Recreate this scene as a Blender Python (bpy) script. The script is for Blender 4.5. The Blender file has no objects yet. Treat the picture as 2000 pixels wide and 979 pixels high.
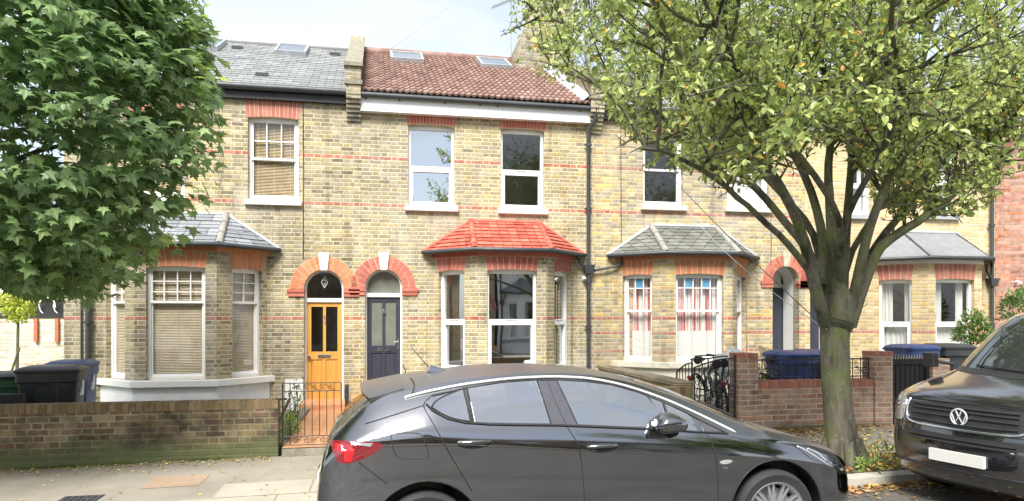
import bpy, math, random
from mathutils import Vector, Matrix, noise as mnoise
from mathutils.geometry import tessellate_polygon, delaunay_2d_cdt
random.seed(7)
R = math.radians
YAW = R(11); CA, SA = math.cos(YAW), math.sin(YAW); FPX = 1400.0; H = 1.79
scene = bpy.context.scene
COL = scene.collection
def PX(px, py, Y):
    "point on the vertical plane Y seen at photo pixel (px,py): used only to read real coordinates off the photograph"
    q = (px-1000)/FPX; D = Y/(CA-q*SA)
    return Vector((D*(q*CA+SA), Y, H-(py-620)/FPX*D))
def gz(x): return .016*(max(-40, min(60, x))-3)      # the street climbs gently to the right
PAV = .10
YF = 14.1; YB = 13.35; YW = 9.45; YK = 6.62

# ------------------------------------------------------------------ mesh builder
class MB:
    def __init__(s): s.v=[]; s.f=[]; s.m=[]; s.uv=[]; s.fr=None
    def frame(s, O, u, n):
        s.fr=(Vector(O), Vector(u).normalized(), Vector(n).normalized()); return s
    def T(s, a, b, z):
        if s.fr is None: return Vector((a,b,z))
        O,u,n = s.fr; return O+u*a+n*b+Vector((0,0,z))
    def face(s, pts, m=0, uv=None, raw=False):
        i=len(s.v); s.v += [Vector(p) if raw else s.T(*p) for p in pts]
        s.f.append(tuple(range(i,i+len(pts)))); s.m.append(m); s.uv.append(uv)
    def mesh(s, vs, fs, m=0, uv=None, raw=False):
        i=len(s.v); s.v += [Vector(p) if raw else s.T(*p) for p in vs]
        for f in fs: s.f.append(tuple(i+k for k in f)); s.m.append(m); s.uv.append(uv)
    def box(s, a0,a1,b0,b1,z0,z1, m=0, uv=None):
        vs=[(a0,b0,z0),(a1,b0,z0),(a1,b1,z0),(a0,b1,z0),(a0,b0,z1),(a1,b0,z1),(a1,b1,z1),(a0,b1,z1)]
        fs=[(0,3,2,1),(4,5,6,7),(0,1,5,4),(1,2,6,5),(2,3,7,6),(3,0,4,7)]
        if s.fr is not None: fs=[tuple(reversed(f)) for f in fs]
        s.mesh(vs,fs,m,uv)
    def prism(s, poly, b0, b1, m=0, uv=None):
        "poly of (a,z), extruded from b0 to b1"
        n=len(poly)
        vs=[(a,b0,z) for a,z in poly]+[(a,b1,z) for a,z in poly]
        fs=[tuple(range(n)), tuple(range(2*n-1,n-1,-1))]+[(i,(i+1)%n+0,(i+1)%n+n,i+n)[::-1] for i in range(n)]
        s.mesh(vs,fs,m,uv)
    def tube(s, pts, r, k=8, m=0, cap=True, uv=None):
        P=[s.T(*p) if s.fr else Vector(p) for p in pts]
        rs = r if isinstance(r,(list,tuple)) else [r]*len(P)
        i0=len(s.v); up=None
        for i,p in enumerate(P):
            d=(P[min(i+1,len(P)-1)]-P[max(i-1,0)])
            if d.length<1e-9: d=Vector((0,0,1))
            d.normalize()
            if up is None: up = Vector((0,0,1)) if abs(d.z)<.9 else Vector((1,0,0))
            x=d.cross(up)
            if x.length<1e-4: x=d.cross(Vector((1,0,0)))
            x.normalize(); y=d.cross(x).normalized(); up=y*-1 if False else up
            for j in range(k):
                t=2*math.pi*j/k; s.v.append(p+(x*math.cos(t)+y*math.sin(t))*rs[i])
        for i in range(len(P)-1):
            for j in range(k):
                a=i0+i*k+j; b=i0+i*k+(j+1)%k
                s.f.append((a,b,b+k,a+k)); s.m.append(m); s.uv.append(uv)
        if cap:
            s.f.append(tuple(i0+j for j in range(k))[::-1]); s.m.append(m); s.uv.append(uv)
            s.f.append(tuple(i0+(len(P)-1)*k+j for j in range(k))); s.m.append(m); s.uv.append(uv)
    def lathe(s, prof, c, axis='z', k=24, m=0):
        "prof of (r,h) about an axis through c"
        c=Vector(c); i0=len(s.v)
        for r,h in prof:
            for j in range(k):
                t=2*math.pi*j/k; x,y=r*math.cos(t), r*math.sin(t)
                s.v.append(c+(Vector((x,y,h)) if axis=='z' else Vector((x,h,y)) if axis=='y' else Vector((h,x,y))))
        for i in range(len(prof)-1):
            for j in range(k):
                a=i0+i*k+j; b=i0+i*k+(j+1)%k
                s.f.append((a,b,b+k,a+k)); s.m.append(m); s.uv.append(None)
    def build(s, name, mats, parent=None, smooth=None, loc=None, bevel=0, fixn=False):
        if not isinstance(mats,(list,tuple)): mats=[mats]
        o0 = Vector(loc) if loc is not None else (Vector(parent['_o']) if parent is not None and '_o' in parent else Vector((0,0,0)))
        me=bpy.data.meshes.new(name)
        me.from_pydata([tuple(v-o0) for v in s.v],[],s.f)
        for mt in mats: me.materials.append(mt)
        me.polygons.foreach_set('material_index', s.m)
        if fixn:
            import bmesh
            bm=bmesh.new(); bm.from_mesh(me); bmesh.ops.recalc_face_normals(bm, faces=bm.faces); bm.to_mesh(me); bm.free()
        uvl=me.uv_layers.new(name='UVMap'); data=[0.0]*(2*len(me.loops)); V=s.v
        for p in me.polygons:
            cu=s.uv[p.index]
            if cu is not None and not isinstance(cu, list):
                for li in p.loop_indices: data[2*li]=cu[0]; data[2*li+1]=cu[1]
                continue
            if isinstance(cu, list):
                for k_,li in enumerate(p.loop_indices): data[2*li]=cu[k_][0]; data[2*li+1]=cu[k_][1]
                continue
            n=p.normal
            if abs(n.z)>.8:
                for li in p.loop_indices:
                    q=V[me.loops[li].vertex_index]; data[2*li]=q.x; data[2*li+1]=q.y
            else:
                h=math.hypot(n.x,n.y); tx,ty=-n.y/h, n.x/h
                for li in p.loop_indices:
                    q=V[me.loops[li].vertex_index]; data[2*li]=tx*q.x+ty*q.y; data[2*li+1]=q.z/max(h,.3)
        uvl.data.foreach_set('uv', data)
        if smooth is not None:
            me.polygons.foreach_set('use_smooth',[True]*len(me.polygons))
            me.set_sharp_from_angle(angle=R(smooth))
        me.update()
        o=bpy.data.objects.new(name, me); COL.objects.link(o)
        if parent is not None: o.parent=parent; o['_o']=list(o0)
        else: o.location=o0; o['_o']=list(o0)
        if bevel:
            b=o.modifiers.new('bevel','BEVEL'); b.width=bevel; b.segments=2; b.limit_method='ANGLE'; b.angle_limit=R(40)
        return o
def tag(o, label=None, cat=None, group=None, kind=None):
    if label: o['label']=label
    if cat: o['category']=cat
    if group: o['group']=group
    if kind: o['kind']=kind
    return o
def thing(name, loc, label, cat, group=None):
    o=bpy.data.objects.new(name,None); COL.objects.link(o); o.location=loc; o['_o']=list(loc); o.empty_display_size=.2
    return tag(o,label,cat,group)
def kids(o): return [c for c in bpy.data.objects if c.parent==o]
def dup(o, parent=None):
    c=o.copy(); COL.objects.link(c); c.parent=parent
    for ch in kids(o): dup(ch, c)
    return c

# ------------------------------------------------------------------ materials
class NT:
    def __init__(s,name):
        s.mat=bpy.data.materials.new(name); s.mat.use_nodes=True; s.t=s.mat.node_tree; s.t.nodes.clear()
        s.out=s.n('ShaderNodeOutputMaterial')
    def n(s,ty,**kw):
        nd=s.t.nodes.new(ty)
        for k,v in kw.items(): setattr(nd,k,v)
        return nd
    def L(s,a,b): s.t.links.new(a,b)
    def inp(s,sock,v):
        if v is None: return
        if hasattr(v,'is_output'): s.L(v,sock)
        else: sock.default_value=v
    def M(s,op,a,b=None,c=None,clamp=False):
        nd=s.n('ShaderNodeMath',operation=op,use_clamp=clamp)
        for i,x in enumerate((a,b,c)):
            if x is not None: s.inp(nd.inputs[i],x)
        return nd.outputs[0]
    def mix(s,f,a,b,bt='MIX'):
        nd=s.n('ShaderNodeMix',data_type='RGBA',blend_type=bt); nd.clamp_factor=True
        s.inp(nd.inputs[0],f); s.inp(nd.inputs[6],col(a)); s.inp(nd.inputs[7],col(b)); return nd.outputs[2]
    def noise(s,vec,scale,detail=4,rough=.6,out=0,dim='3D'):
        nd=s.n('ShaderNodeTexNoise',noise_dimensions=dim); s.inp(nd.inputs['Vector'],vec); nd.inputs['Scale'].default_value=scale
        nd.inputs['Detail'].default_value=detail; nd.inputs['Roughness'].default_value=rough; return nd.outputs[out]
    def ramp(s,f,stops,interp='LINEAR'):
        nd=s.n('ShaderNodeValToRGB'); s.inp(nd.inputs[0],f); cr=nd.color_ramp; cr.interpolation=interp
        while len(cr.elements)<len(stops): cr.elements.new(.5)
        for e,(p,c) in zip(cr.elements,stops): e.position=p; e.color=col(c)
        return nd.outputs[0]
    def mr(s,v,a,b,c=0.,d=1.):
        nd=s.n('ShaderNodeMapRange'); s.inp(nd.inputs[0],v)
        for i,x in enumerate((a,b,c,d)): nd.inputs[i+1].default_value=x
        return nd.outputs[0]
    def bump(s,h,strength=.5,dist=.01):
        nd=s.n('ShaderNodeBump'); s.L(h,nd.inputs['Height']); nd.inputs['Strength'].default_value=strength; nd.inputs['Distance'].default_value=dist
        return nd.outputs[0]
    def pr(s,base,rough=.6,metal=0,normal=None,coat=0,spec=.5,**kw):
        nd=s.n('ShaderNodeBsdfPrincipled'); s.inp(nd.inputs['Base Color'],col(base)); s.inp(nd.inputs['Roughness'],rough)
        nd.inputs['Metallic'].default_value=metal; nd.inputs['Coat Weight'].default_value=coat; nd.inputs['Coat Roughness'].default_value=.04
        nd.inputs['Specular IOR Level'].default_value=spec
        if normal: s.L(normal,nd.inputs['Normal'])
        for k,v in kw.items(): s.inp(nd.inputs[k.replace('_',' ')],v)
        return nd.outputs[0]
    def surf(s,sh): s.L(sh,s.out.inputs[0]); return s.mat
def col(c):
    if isinstance(c,tuple) and len(c)==3: return (c[0],c[1],c[2],1)
    return c
def plain(name,c,rough=.6,metal=0,var=.15,scale=6,bump=0,bscale=60,coat=0,dirt=None,spec=.5):
    t=NT(name); oc=t.n('ShaderNodeTexCoord').outputs['Object']
    f=t.noise(oc,scale,5); d=tuple(x*(1-var) for x in c); l=tuple(min(1,x*(1+var)) for x in c)
    base=t.mix(t.mr(f,.3,.7),d,l)
    if dirt: base=t.mix(t.mr(t.noise(oc,scale*.6,8,.7),.52,.72,0,dirt[1]),base,dirt[0])
    nrm=t.bump(t.noise(oc,bscale,3),bump,.01) if bump else None
    rg=t.mr(t.noise(oc,scale*1.7,3),.3,.7,max(0,rough-.08),min(1,rough+.08))
    return t.surf(t.pr(base,rg,metal,nrm,coat,spec))
def brick(name, palette, mortar, h=.0755, S=.235, P=.36, bands=(), bandcol=((.42,.125,.09),(.53,.20,.15)), stain=(.10,.09,.07), stain_amt=.5, stain_lo=.5, pale=(.62,.58,.50), pale_amt=.35, moss=None, mw=.016, smix=.55, sootf=1., seed=0.):
    t=NT(name); uv=t.n('ShaderNodeUVMap').outputs[0]; sp=t.n('ShaderNodeSeparateXYZ'); t.L(uv,sp.inputs[0])
    u=t.M('ADD',sp.outputs[0],60.); v=sp.outputs[1]
    wob=t.noise(uv,9,2); 
    v2=t.M('ADD',v,t.M('MULTIPLY',t.M('SUBTRACT',wob,.5),.012)); wob2=t.noise(t.n('ShaderNodeTexCoord').outputs['Object'],14,2)
    u2=t.M('ADD',u,t.M('MULTIPLY',t.M('SUBTRACT',wob2,.5),.014))
    r0=t.M('DIVIDE',v2,h); row=t.M('FLOOR',r0); fv=t.M('MULTIPLY',t.M('SUBTRACT',r0,row),h)
    odd=t.M('FLOORED_MODULO',row,2.); jit=t.n('ShaderNodeTexWhiteNoise',noise_dimensions='1D'); t.L(row,jit.inputs['W'])
    uu=t.M('ADD',t.M('ADD',u2,t.M('MULTIPLY',odd,P*.5)),t.M('MULTIPLY',jit.outputs[0],.02)); c0=t.M('DIVIDE',uu,P); cell=t.M('FLOOR',c0); tt=t.M('MULTIPLY',t.M('SUBTRACT',c0,cell),P)
    hdr=t.M('GREATER_THAN',tt,S); cid=t.M('ADD',t.M('MULTIPLY',cell,2.),hdr)
    t2=t.M('SUBTRACT',tt,t.M('MULTIPLY',hdr,S)); w=t.M('ADD',S,t.M('MULTIPLY',hdr,P-2*S))
    du=t.M('MINIMUM',t2,t.M('SUBTRACT',w,t2)); dv=t.M('MINIMUM',fv,t.M('SUBTRACT',h,fv)); d=t.M('MINIMUM',du,dv)
    rag=t.M('MULTIPLY',t.M('SUBTRACT',t.noise(uv,70,3),.5),.008)
    mask=t.mr(t.M('ADD',d,rag),mw*.35,mw*.75)       # 1 inside a brick
    wn=t.n('ShaderNodeTexWhiteNoise',noise_dimensions='3D'); cb=t.n('ShaderNodeCombineXYZ'); t.L(cid,cb.inputs[0]); t.L(row,cb.inputs[1]); cb.inputs[2].default_value=seed; t.L(cb.outputs[0],wn.inputs['Vector'])
    val=wn.outputs['Value']; n=len(palette)
    base=t.ramp(val,[(i/n,c) for i,c in enumerate(palette)],'CONSTANT')
    sep=t.n('ShaderNodeSeparateColor'); t.L(wn.outputs['Color'],sep.inputs[0])
    hs=t.n('ShaderNodeHueSaturation'); t.L(base,hs.inputs['Color']); t.L(t.mr(sep.outputs[1],0,1,.8,1.22),hs.inputs['Value']); t.L(t.mr(sep.outputs[2],0,1,.75,1.15),hs.inputs['Saturation'])
    base=hs.outputs[0]
    if bands:
        acc=None
        for bz in bands:
            e=t.M('COMPARE',row,float(math.floor(bz/h)),.5); acc=e if acc is None else t.M('MAXIMUM',acc,e)
        keep=t.M('MULTIPLY',acc,t.mr(t.noise(uv,.5,2),.34,.42,.25,1))
        base=t.mix(keep,base,t.mix(sep.outputs[0],bandcol[0],bandcol[1]))
    fine=t.noise(uv,45,5,.75); base=t.mix(t.mr(fine,.35,.7,0,.6),base,t.mix(.5,base,(.06,.05,.04)))
    mot=t.noise(uv,8,4,.7,); base=t.mix(t.mr(mot,.40,.75,0,.45),base,pale)
    mcol=t.mix(t.mr(t.noise(uv,5,4),.35,.7),mortar,tuple(x*.72 for x in mortar))
    c=t.mix(mask,mcol,base)
    st=t.noise(uv,.9,6,.65); c=t.mix(t.mr(st,stain_lo,stain_lo+.2,0,stain_amt),c,t.mix(smix,c,stain))
    pl=t.noise(t.n('ShaderNodeTexCoord').outputs['Object'],.7,5,.6); c=t.mix(t.mr(pl,.54,.7,0,pale_amt),c,pale); soot=t.noise(uv,.32,5,.6); hs2=t.n('ShaderNodeHueSaturation'); t.L(c,hs2.inputs['Color']); t.L(t.mr(soot,.35,.65,1+.04*sootf,1-.22*sootf),hs2.inputs['Value']); t.L(t.mr(soot,.35,.65,1+.22*sootf,1-.15*sootf),hs2.inputs['Saturation']); c=hs2.outputs[0]
    if moss:
        mz,mh,mc=moss; g=t.M('ADD',v,t.M('MULTIPLY',t.M('SUBTRACT',t.noise(uv,2.2,5,.7),.5),mh*2.2)); c=t.mix(t.mr(g,mz,mz+mh,.85,0),c,mc)
    sm_=t.n('ShaderNodeMapping'); sm_.inputs['Scale'].default_value=(5.,.55,1); t.L(uv,sm_.inputs[0]); sk=t.noise(sm_.outputs[0],1.,5,.65)
    hs3=t.n('ShaderNodeHueSaturation'); t.L(c,hs3.inputs['Color']); t.L(t.mr(sk,.52,.72,1.,1-.38*max(sootf,.4)),hs3.inputs['Value']); c=hs3.outputs[0]
    hgt=t.M('ADD',t.M('MULTIPLY',mask,.8),t.M('MULTIPLY',fine,.5))
    return t.surf(t.pr(c,t.mr(fine,0,1,.75,.98),0,t.bump(hgt,.7,.008),spec=.25))
PAL_STOCK=[tuple(c_*k_ for c_,k_ in zip(q_,(.93,.92,.93))) for q_ in [(.45,.37,.20),(.39,.335,.215),(.36,.31,.20),(.47,.39,.225),(.33,.285,.19),(.43,.36,.20),(.48,.42,.285),(.40,.34,.21),(.29,.245,.165),(.46,.38,.20),(.41,.36,.25),(.49,.40,.21)]]
PAL_DARK=[(.30,.25,.14),(.24,.20,.12),(.17,.14,.09),(.36,.30,.17),(.13,.11,.08),(.40,.31,.15),(.28,.22,.13),(.20,.165,.11)]
PAL_YEL=[(.66,.47,.19),(.60,.44,.20),(.68,.52,.26),(.52,.37,.17),(.68,.48,.20),(.58,.44,.23),(.66,.51,.28)]
PAL_RED=[(.40,.16,.10),(.46,.19,.12),(.33,.13,.085),(.50,.22,.14),(.36,.17,.11),(.44,.22,.15)]
PAL_GWALL=[(.21,.11,.07),(.16,.09,.06),(.25,.13,.085),(.13,.08,.05),(.24,.155,.085),(.19,.12,.075),(.29,.21,.115)]
PAL_RWALL=[(.42,.19,.12),(.47,.24,.15),(.36,.155,.10),(.50,.29,.19),(.34,.19,.125),(.44,.24,.16)]
BANDS=(1.805,3.945,4.855)
mr_pale=(.70,.62,.42)
M_stock=brick('stock_brick',PAL_STOCK,mr_pale,bands=BANDS,stain_amt=.65)
M_stock2=brick('stock_brick_worn',PAL_STOCK[:4]+PAL_DARK[:3]+PAL_STOCK[4:9],(.62,.55,.37),bands=BANDS,stain_amt=.6,seed=3.)
M_dark=brick('sooty_stock_brick',PAL_DARK+PAL_STOCK[:3],(.46,.43,.33),bands=(1.805,),stain_amt=.55,seed=5.)
M_yel=brick('cleaned_yellow_brick',PAL_YEL,(.66,.55,.36),bands=(1.5,),stain_amt=.12,pale_amt=.2,sootf=.25,seed=7.)
M_yelC=brick('ochre_stock_brick',PAL_YEL[:4]+PAL_STOCK[:6],(.60,.53,.36),bands=(1.805,1.5,1.12,3.945,4.855),stain_amt=.35,seed=9.)
M_redhouse=brick('red_facing_brick',PAL_RED,(.42,.30,.24),S=.36,P=.36,stain_amt=.15,pale_amt=.1,mw=.007,sootf=.25,seed=11.)
M_gwall=brick('mossy_garden_brick',PAL_GWALL,(.40,.36,.22),h=.0755,S=.24,P=.36,stain=(.015,.015,.014),stain_amt=1.,stain_lo=.44,smix=.88,pale=(.40,.38,.22),pale_amt=.45,moss=(.13,.22,(.11,.13,.055)),sootf=.25,seed=13.)
M_rwall=brick('new_red_garden_brick',PAL_RWALL,(.60,.52,.42),S=.245,P=.245,stain_amt=.25,pale_amt=.15,moss=(.17,.10,(.12,.13,.07)),sootf=.25,seed=15.)
M_lowwall=brick('old_party_wall_brick',PAL_DARK+PAL_RWALL[:2],(.34,.31,.20),S=.245,P=.245,moss=(.7,.12,(.20,.19,.08)),seed=17.)
M_farwall=brick('pale_far_brick',[(.62,.46,.38),(.66,.54,.46),(.58,.42,.34),(.70,.60,.52)],(.72,.66,.58),S=.245,P=.245,stain_amt=.1,sootf=.25,seed=19.)
def blockmat(name,c0,c1):
    t=NT(name); uv=t.n('ShaderNodeUVMap').outputs[0]; sp=t.n('ShaderNodeSeparateXYZ'); t.L(uv,sp.inputs[0])
    oc=t.n('ShaderNodeTexCoord').outputs['Object']
    c=t.mix(sp.outputs[0],c0,c1); c=t.mix(t.mr(t.noise(oc,30,5,.7),.4,.75,0,.4),c,tuple(x*.5 for x in c0))
    c=t.mix(t.mr(t.noise(oc,4,5,.7),.52,.75,0,.35),c,(.60,.45,.36))
    return t.surf(t.pr(c,.85,0,t.bump(t.noise(oc,80,3),.3,.005),spec=.25))
M_arch_o=blockmat('orange_rubbed_brick',(.52,.19,.09),(.62,.28,.14))
M_arch_r=blockmat('red_rubbed_brick',(.42,.12,.085),(.54,.19,.14))
M_arch_p=blockmat('faded_red_brick',(.42,.15,.11),(.54,.24,.17))
M_mortar=plain('pale_mortar',(.60,.50,.38),.9)
M_white=plain('white_paint',(.80,.80,.78),.45,var=.03,dirt=((.55,.53,.46),.25))
M_upvc=plain('white_upvc',(.82,.83,.83),.25,var=.02)
M_cream=plain('weathered_cream_paint',(.66,.63,.52),.7,var=.08,dirt=((.28,.27,.18),.8),scale=5)
M_render=plain('white_render',(.78,.79,.78),.7,var=.05,bump=.3,dirt=((.50,.50,.46),.4))
M_blackpipe=plain('black_downpipe_paint',(.045,.05,.055),.45,var=.2)
M_black=plain('black_iron',(.02,.02,.022),.5,var=.3)
M_grey=plain('grey_lead',(.34,.36,.38),.55,var=.15,dirt=((.5,.52,.52),.4))
M_stone=plain('weathered_stone',(.44,.40,.30),.9,var=.25,scale=8,bump=.6,dirt=((.15,.14,.10),.6))
M_lead=plain('aged_lead_sheet',(.20,.21,.22),.6,var=.15)
M_hip=plain('grey_hip_mortar',(.27,.265,.235),.85,var=.25,scale=10,bump=.5)
M_copd=plain('dark_weathered_coping',(.23,.215,.165),.9,var=.3,scale=9,bump=.6,dirt=((.10,.10,.08),.6))
M_conc=plain('pale_kerb_concrete',(.42,.40,.35),.85,var=.18,scale=7,bump=.5,bscale=120,dirt=((.16,.15,.12),.5))
M_room=plain('room_plaster',(.62,.61,.58),.9)
M_chrome=plain('chrome',(.75,.76,.78),.15,1,var=.04)
M_alloyb=plain('bright_badge_silver',(.78,.79,.80),.35,.5,var=.03)
M_tyre=plain('tyre_rubber',(.025,.025,.026),.8,var=.2,bump=.3)
M_alloy=plain('silver_alloy',(.62,.63,.64),.3,.85,var=.05)
M_plastic=plain('black_plastic',(.022,.022,.024),.5,var=.15)
M_plate=plain('blank_white_plate',(.62,.62,.58),.4,var=.02)
def glass(name,refl,tint=(.8,.85,.85),rough=.01,wav=.0):
    t=NT(name); g=t.n('ShaderNodeBsdfGlossy'); g.inputs['Color'].default_value=(.95,.98,1,1); g.inputs['Roughness'].default_value=rough
    if wav:
        nn=t.bump(t.noise(t.n('ShaderNodeTexCoord').outputs['Object'],1.1,1),wav,.1); t.L(nn,g.inputs['Normal'])
    tr=t.n('ShaderNodeBsdfTransparent'); tr.inputs['Color'].default_value=col(tint)
    lw=t.n('ShaderNodeLayerWeight'); lw.inputs['Blend'].default_value=.5
    f=t.M('ADD',t.M('MULTIPLY',t.M('POWER',lw.outputs['Facing'],4.),(1-refl)*.7),refl,clamp=True)
    mx=t.n('ShaderNodeMixShader'); t.L(f,mx.inputs[0]); t.L(tr.outputs[0],mx.inputs[1]); t.L(g.outputs[0],mx.inputs[2]); return t.surf(mx.outputs[0])
M_glass=glass('window_glass',.08,(.97,.98,.98),wav=.03)
M_glassR=glass('coated_window_glass',.5,(.8,.85,.85),wav=.03)
M_glassS=glass('skylight_glass',.6,(.4,.45,.45))
def slate(name,c,w=.30,h=.19,lich=.3,dia=False):
    t=NT(name); uv=t.n('ShaderNodeUVMap').outputs[0]; b=t.n('ShaderNodeTexBrick'); 
    if dia:
        mp=t.n('ShaderNodeMapping'); mp.inputs['Rotation'].default_value=(0,0,R(45)); t.L(uv,mp.inputs[0]); t.L(mp.outputs[0],b.inputs[0]); b.offset=0
    else: t.L(uv,b.inputs[0])
    b.inputs['Scale'].default_value=1; b.inputs['Brick Width'].default_value=w; b.inputs['Row Height'].default_value=h; b.inputs['Mortar Size'].default_value=.007
    b.inputs['Color1'].default_value=col(tuple(x*.75 for x in c)); b.inputs['Color2'].default_value=col(tuple(x*1.25 for x in c)); b.inputs['Mortar'].default_value=(.03,.03,.03,1)
    c2=t.mix(t.mr(t.noise(uv,1.6,7,.7),.5,.75,0,lich),b.outputs[0],(.42,.42,.33)); c2=t.mix(t.mr(t.noise(uv,25,4,.7),.5,.8,0,.4),c2,(.12,.12,.11))
    return t.surf(t.pr(c2,t.mr(t.noise(uv,8,3),.3,.7,.3,.55),0,t.bump(b.outputs[1],-.6,.01),spec=.6))
M_slate=slate('grey_roof_slate',(.27,.28,.275))
M_slateD=slate('diamond_slate',(.16,.165,.15),.21,.21,.4,True)
M_slateB=slate('blue_bay_slate',(.25,.27,.30),.36,.22,.15)
def rnd_uv_mat(name,stops,rough=.6,trans=0,seedvar=.0,spec=.4,noise_scale=1.3):
    t=NT(name); uv=t.n('ShaderNodeUVMap').outputs[0]; sp=t.n('ShaderNodeSeparateXYZ'); t.L(uv,sp.inputs[0])
    c=t.ramp(sp.outputs[0],stops); oc=t.n('ShaderNodeTexCoord').outputs['Object']
    hs=t.n('ShaderNodeHueSaturation'); t.L(c,hs.inputs['Color']); t.L(t.mr(t.noise(oc,noise_scale,2 if noise_scale<2 else 7,.7),.3,.7,.8 if noise_scale<2 else .55,1.2),hs.inputs['Value']); c=hs.outputs[0]
    p=t.pr(c,rough,spec=spec)
    if trans:
        tl=t.n('ShaderNodeBsdfTranslucent'); h2=t.n('ShaderNodeHueSaturation'); t.L(c,h2.inputs['Color']); h2.inputs['Value'].default_value=1.5; h2.inputs['Saturation'].default_value=1.1; t.L(h2.outputs[0],tl.inputs[0])
        mx=t.n('ShaderNodeMixShader'); mx.inputs[0].default_value=trans; t.L(p,mx.inputs[1]); t.L(tl.outputs[0],mx.inputs[2]); p=mx.outputs[0]
    return t.surf(p)
M_tile=rnd_uv_mat('red_pantile',[(0,(.21,.125,.10)),(.5,(.265,.165,.135)),(1,(.33,.225,.19))],.7,spec=.2,noise_scale=4.)
M_btile=rnd_uv_mat('bright_red_bay_tile',[(0,(.46,.10,.07)),(.5,(.55,.145,.10)),(1,(.60,.20,.145))],.7,spec=.2,noise_scale=5.)
M_maple=rnd_uv_mat('maple_leaf',[(0,(.15,.225,.10)),(.5,(.225,.33,.14)),(.85,(.33,.45,.16)),(1,(.52,.62,.16))],.42,.38,spec=.5)
M_crab=rnd_uv_mat('street_tree_leaf',[(0,(.20,.27,.085)),(.45,(.37,.45,.155)),(.85,(.54,.60,.21)),(.94,(.60,.60,.18)),(.97,(.60,.44,.07)),(1,(.62,.28,.07))],.45,.3,spec=.45)
M_bush=rnd_uv_mat('shrub_leaf',[(0,(.07,.14,.04)),(.8,(.17,.27,.07)),(1,(.42,.20,.09))],.4,.2)
M_lime=rnd_uv_mat('lime_sapling_leaf',[(0,(.36,.42,.08)),(1,(.60,.62,.16))],.5,.4)
M_fallen=rnd_uv_mat('fallen_leaf',[(0,(.22,.11,.045)),(.45,(.42,.23,.10)),(.75,(.58,.37,.16)),(.9,(.62,.50,.10)),(1,(.66,.60,.22))],.7,.1)
M_weed=rnd_uv_mat('weed_leaf',[(0,(.10,.16,.04)),(1,(.28,.36,.08))],.6,.25)
def bark(name,c):
    t=NT(name); oc=t.n('ShaderNodeTexCoord').outputs['Object']; mp=t.n('ShaderNodeMapping'); mp.inputs['Scale'].default_value=(1,1,.28); t.L(oc,mp.inputs[0]); v=mp.outputs[0]
    f=t.noise(v,14,7,.7); b=t.ramp(f,[(.3,tuple(x*.45 for x in c)),(.5,c),(.7,tuple(x*1.5 for x in c))])
    b=t.mix(t.mr(t.noise(oc,2.3,5,.7),.45,.62,0,.75),b,(.13,.16,.05)); b=t.mix(t.mr(t.noise(v,3.1,5,.65),.50,.62,0,.85),b,(.035,.035,.03))
    b=t.mix(t.mr(t.noise(oc,38,2,.5),.70,.74,0,.8),b,(.5,.5,.42))
    return t.surf(t.pr(b,.9,0,t.bump(f,.9,.02),spec=.2))
M_bark=bark('mossy_smooth_bark',(.13,.12,.09))
def ground(name,c,c2,slab=None,rough=.8,bs=1.):
    t=NT(name); uv=t.n('ShaderNodeUVMap').outputs[0]
    b=t.mix(t.mr(t.noise(uv,1.3*bs,6,.65),.35,.65),c,c2); g=t.noise(uv,90,3,.7); b=t.mix(t.mr(g,.3,.75,0,.55),b,tuple(x*.45 for x in c)); b=t.mix(t.mr(t.noise(uv,130,2),.62,.7,0,.5),b,tuple(min(1,x*1.7) for x in c2))
    b=t.mix(t.mr(t.noise(uv,.35,4),.48,.62,0,.4),b,tuple(x*.62 for x in c)); h=g
    if slab:
        k=t.n('ShaderNodeTexBrick'); t.L(uv,k.inputs[0]); k.inputs['Scale'].default_value=1; k.inputs['Brick Width'].default_value=slab[0]; k.inputs['Row Height'].default_value=slab[1]
        k.inputs['Mortar Size'].default_value=.012; k.inputs['Color1'].default_value=(.55,.55,.55,1); k.inputs['Color2'].default_value=(1.,1.,1.,1); k.inputs['Mortar'].default_value=(.25,.25,.2,1)
        b=t.mix(1.,b,k.outputs[0],'MULTIPLY')
    rr=t.mr(t.noise(uv,2.1,4,.6),.4,.65,rough-.25,rough)
    return t.surf(t.pr(b,rr,0,t.bump(h,.5,.006),spec=.4))
M_road=ground('asphalt',(.085,.082,.075),(.14,.132,.115),rough=.8)
M_pave=ground('tarmac_footway',(.27,.245,.195),(.36,.33,.265),rough=.85)
M_slab=ground('paving_slab',(.37,.34,.27),(.47,.44,.355),rough=.85)
M_slabO=ground('brown_paving_slab',(.34,.25,.17),(.42,.31,.22),rough=.85)
M_soil=ground('garden_ground',(.14,.13,.09),(.20,.19,.13))
M_grass=ground('garden_lawn',(.20,.32,.06),(.30,.42,.10))
t=NT('terracotta_tile_path'); uvp=t.n('ShaderNodeUVMap').outputs[0]; bt=t.n('ShaderNodeTexBrick'); t.L(uvp,bt.inputs[0]); bt.offset=0; bt.inputs['Scale'].default_value=1
bt.inputs['Brick Width'].default_value=.15; bt.inputs['Row Height'].default_value=.15; bt.inputs['Mortar Size'].default_value=.004; bt.inputs['Color1'].default_value=(.60,.27,.12,1); bt.inputs['Color2'].default_value=(.70,.36,.18,1); bt.inputs['Mortar'].default_value=(.36,.22,.14,1)
M_terra=t.surf(t.pr(t.mix(t.mr(t.noise(uvp,3,5),.5,.75,0,.4),bt.outputs[0],(.62,.42,.30)),.45))
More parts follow.
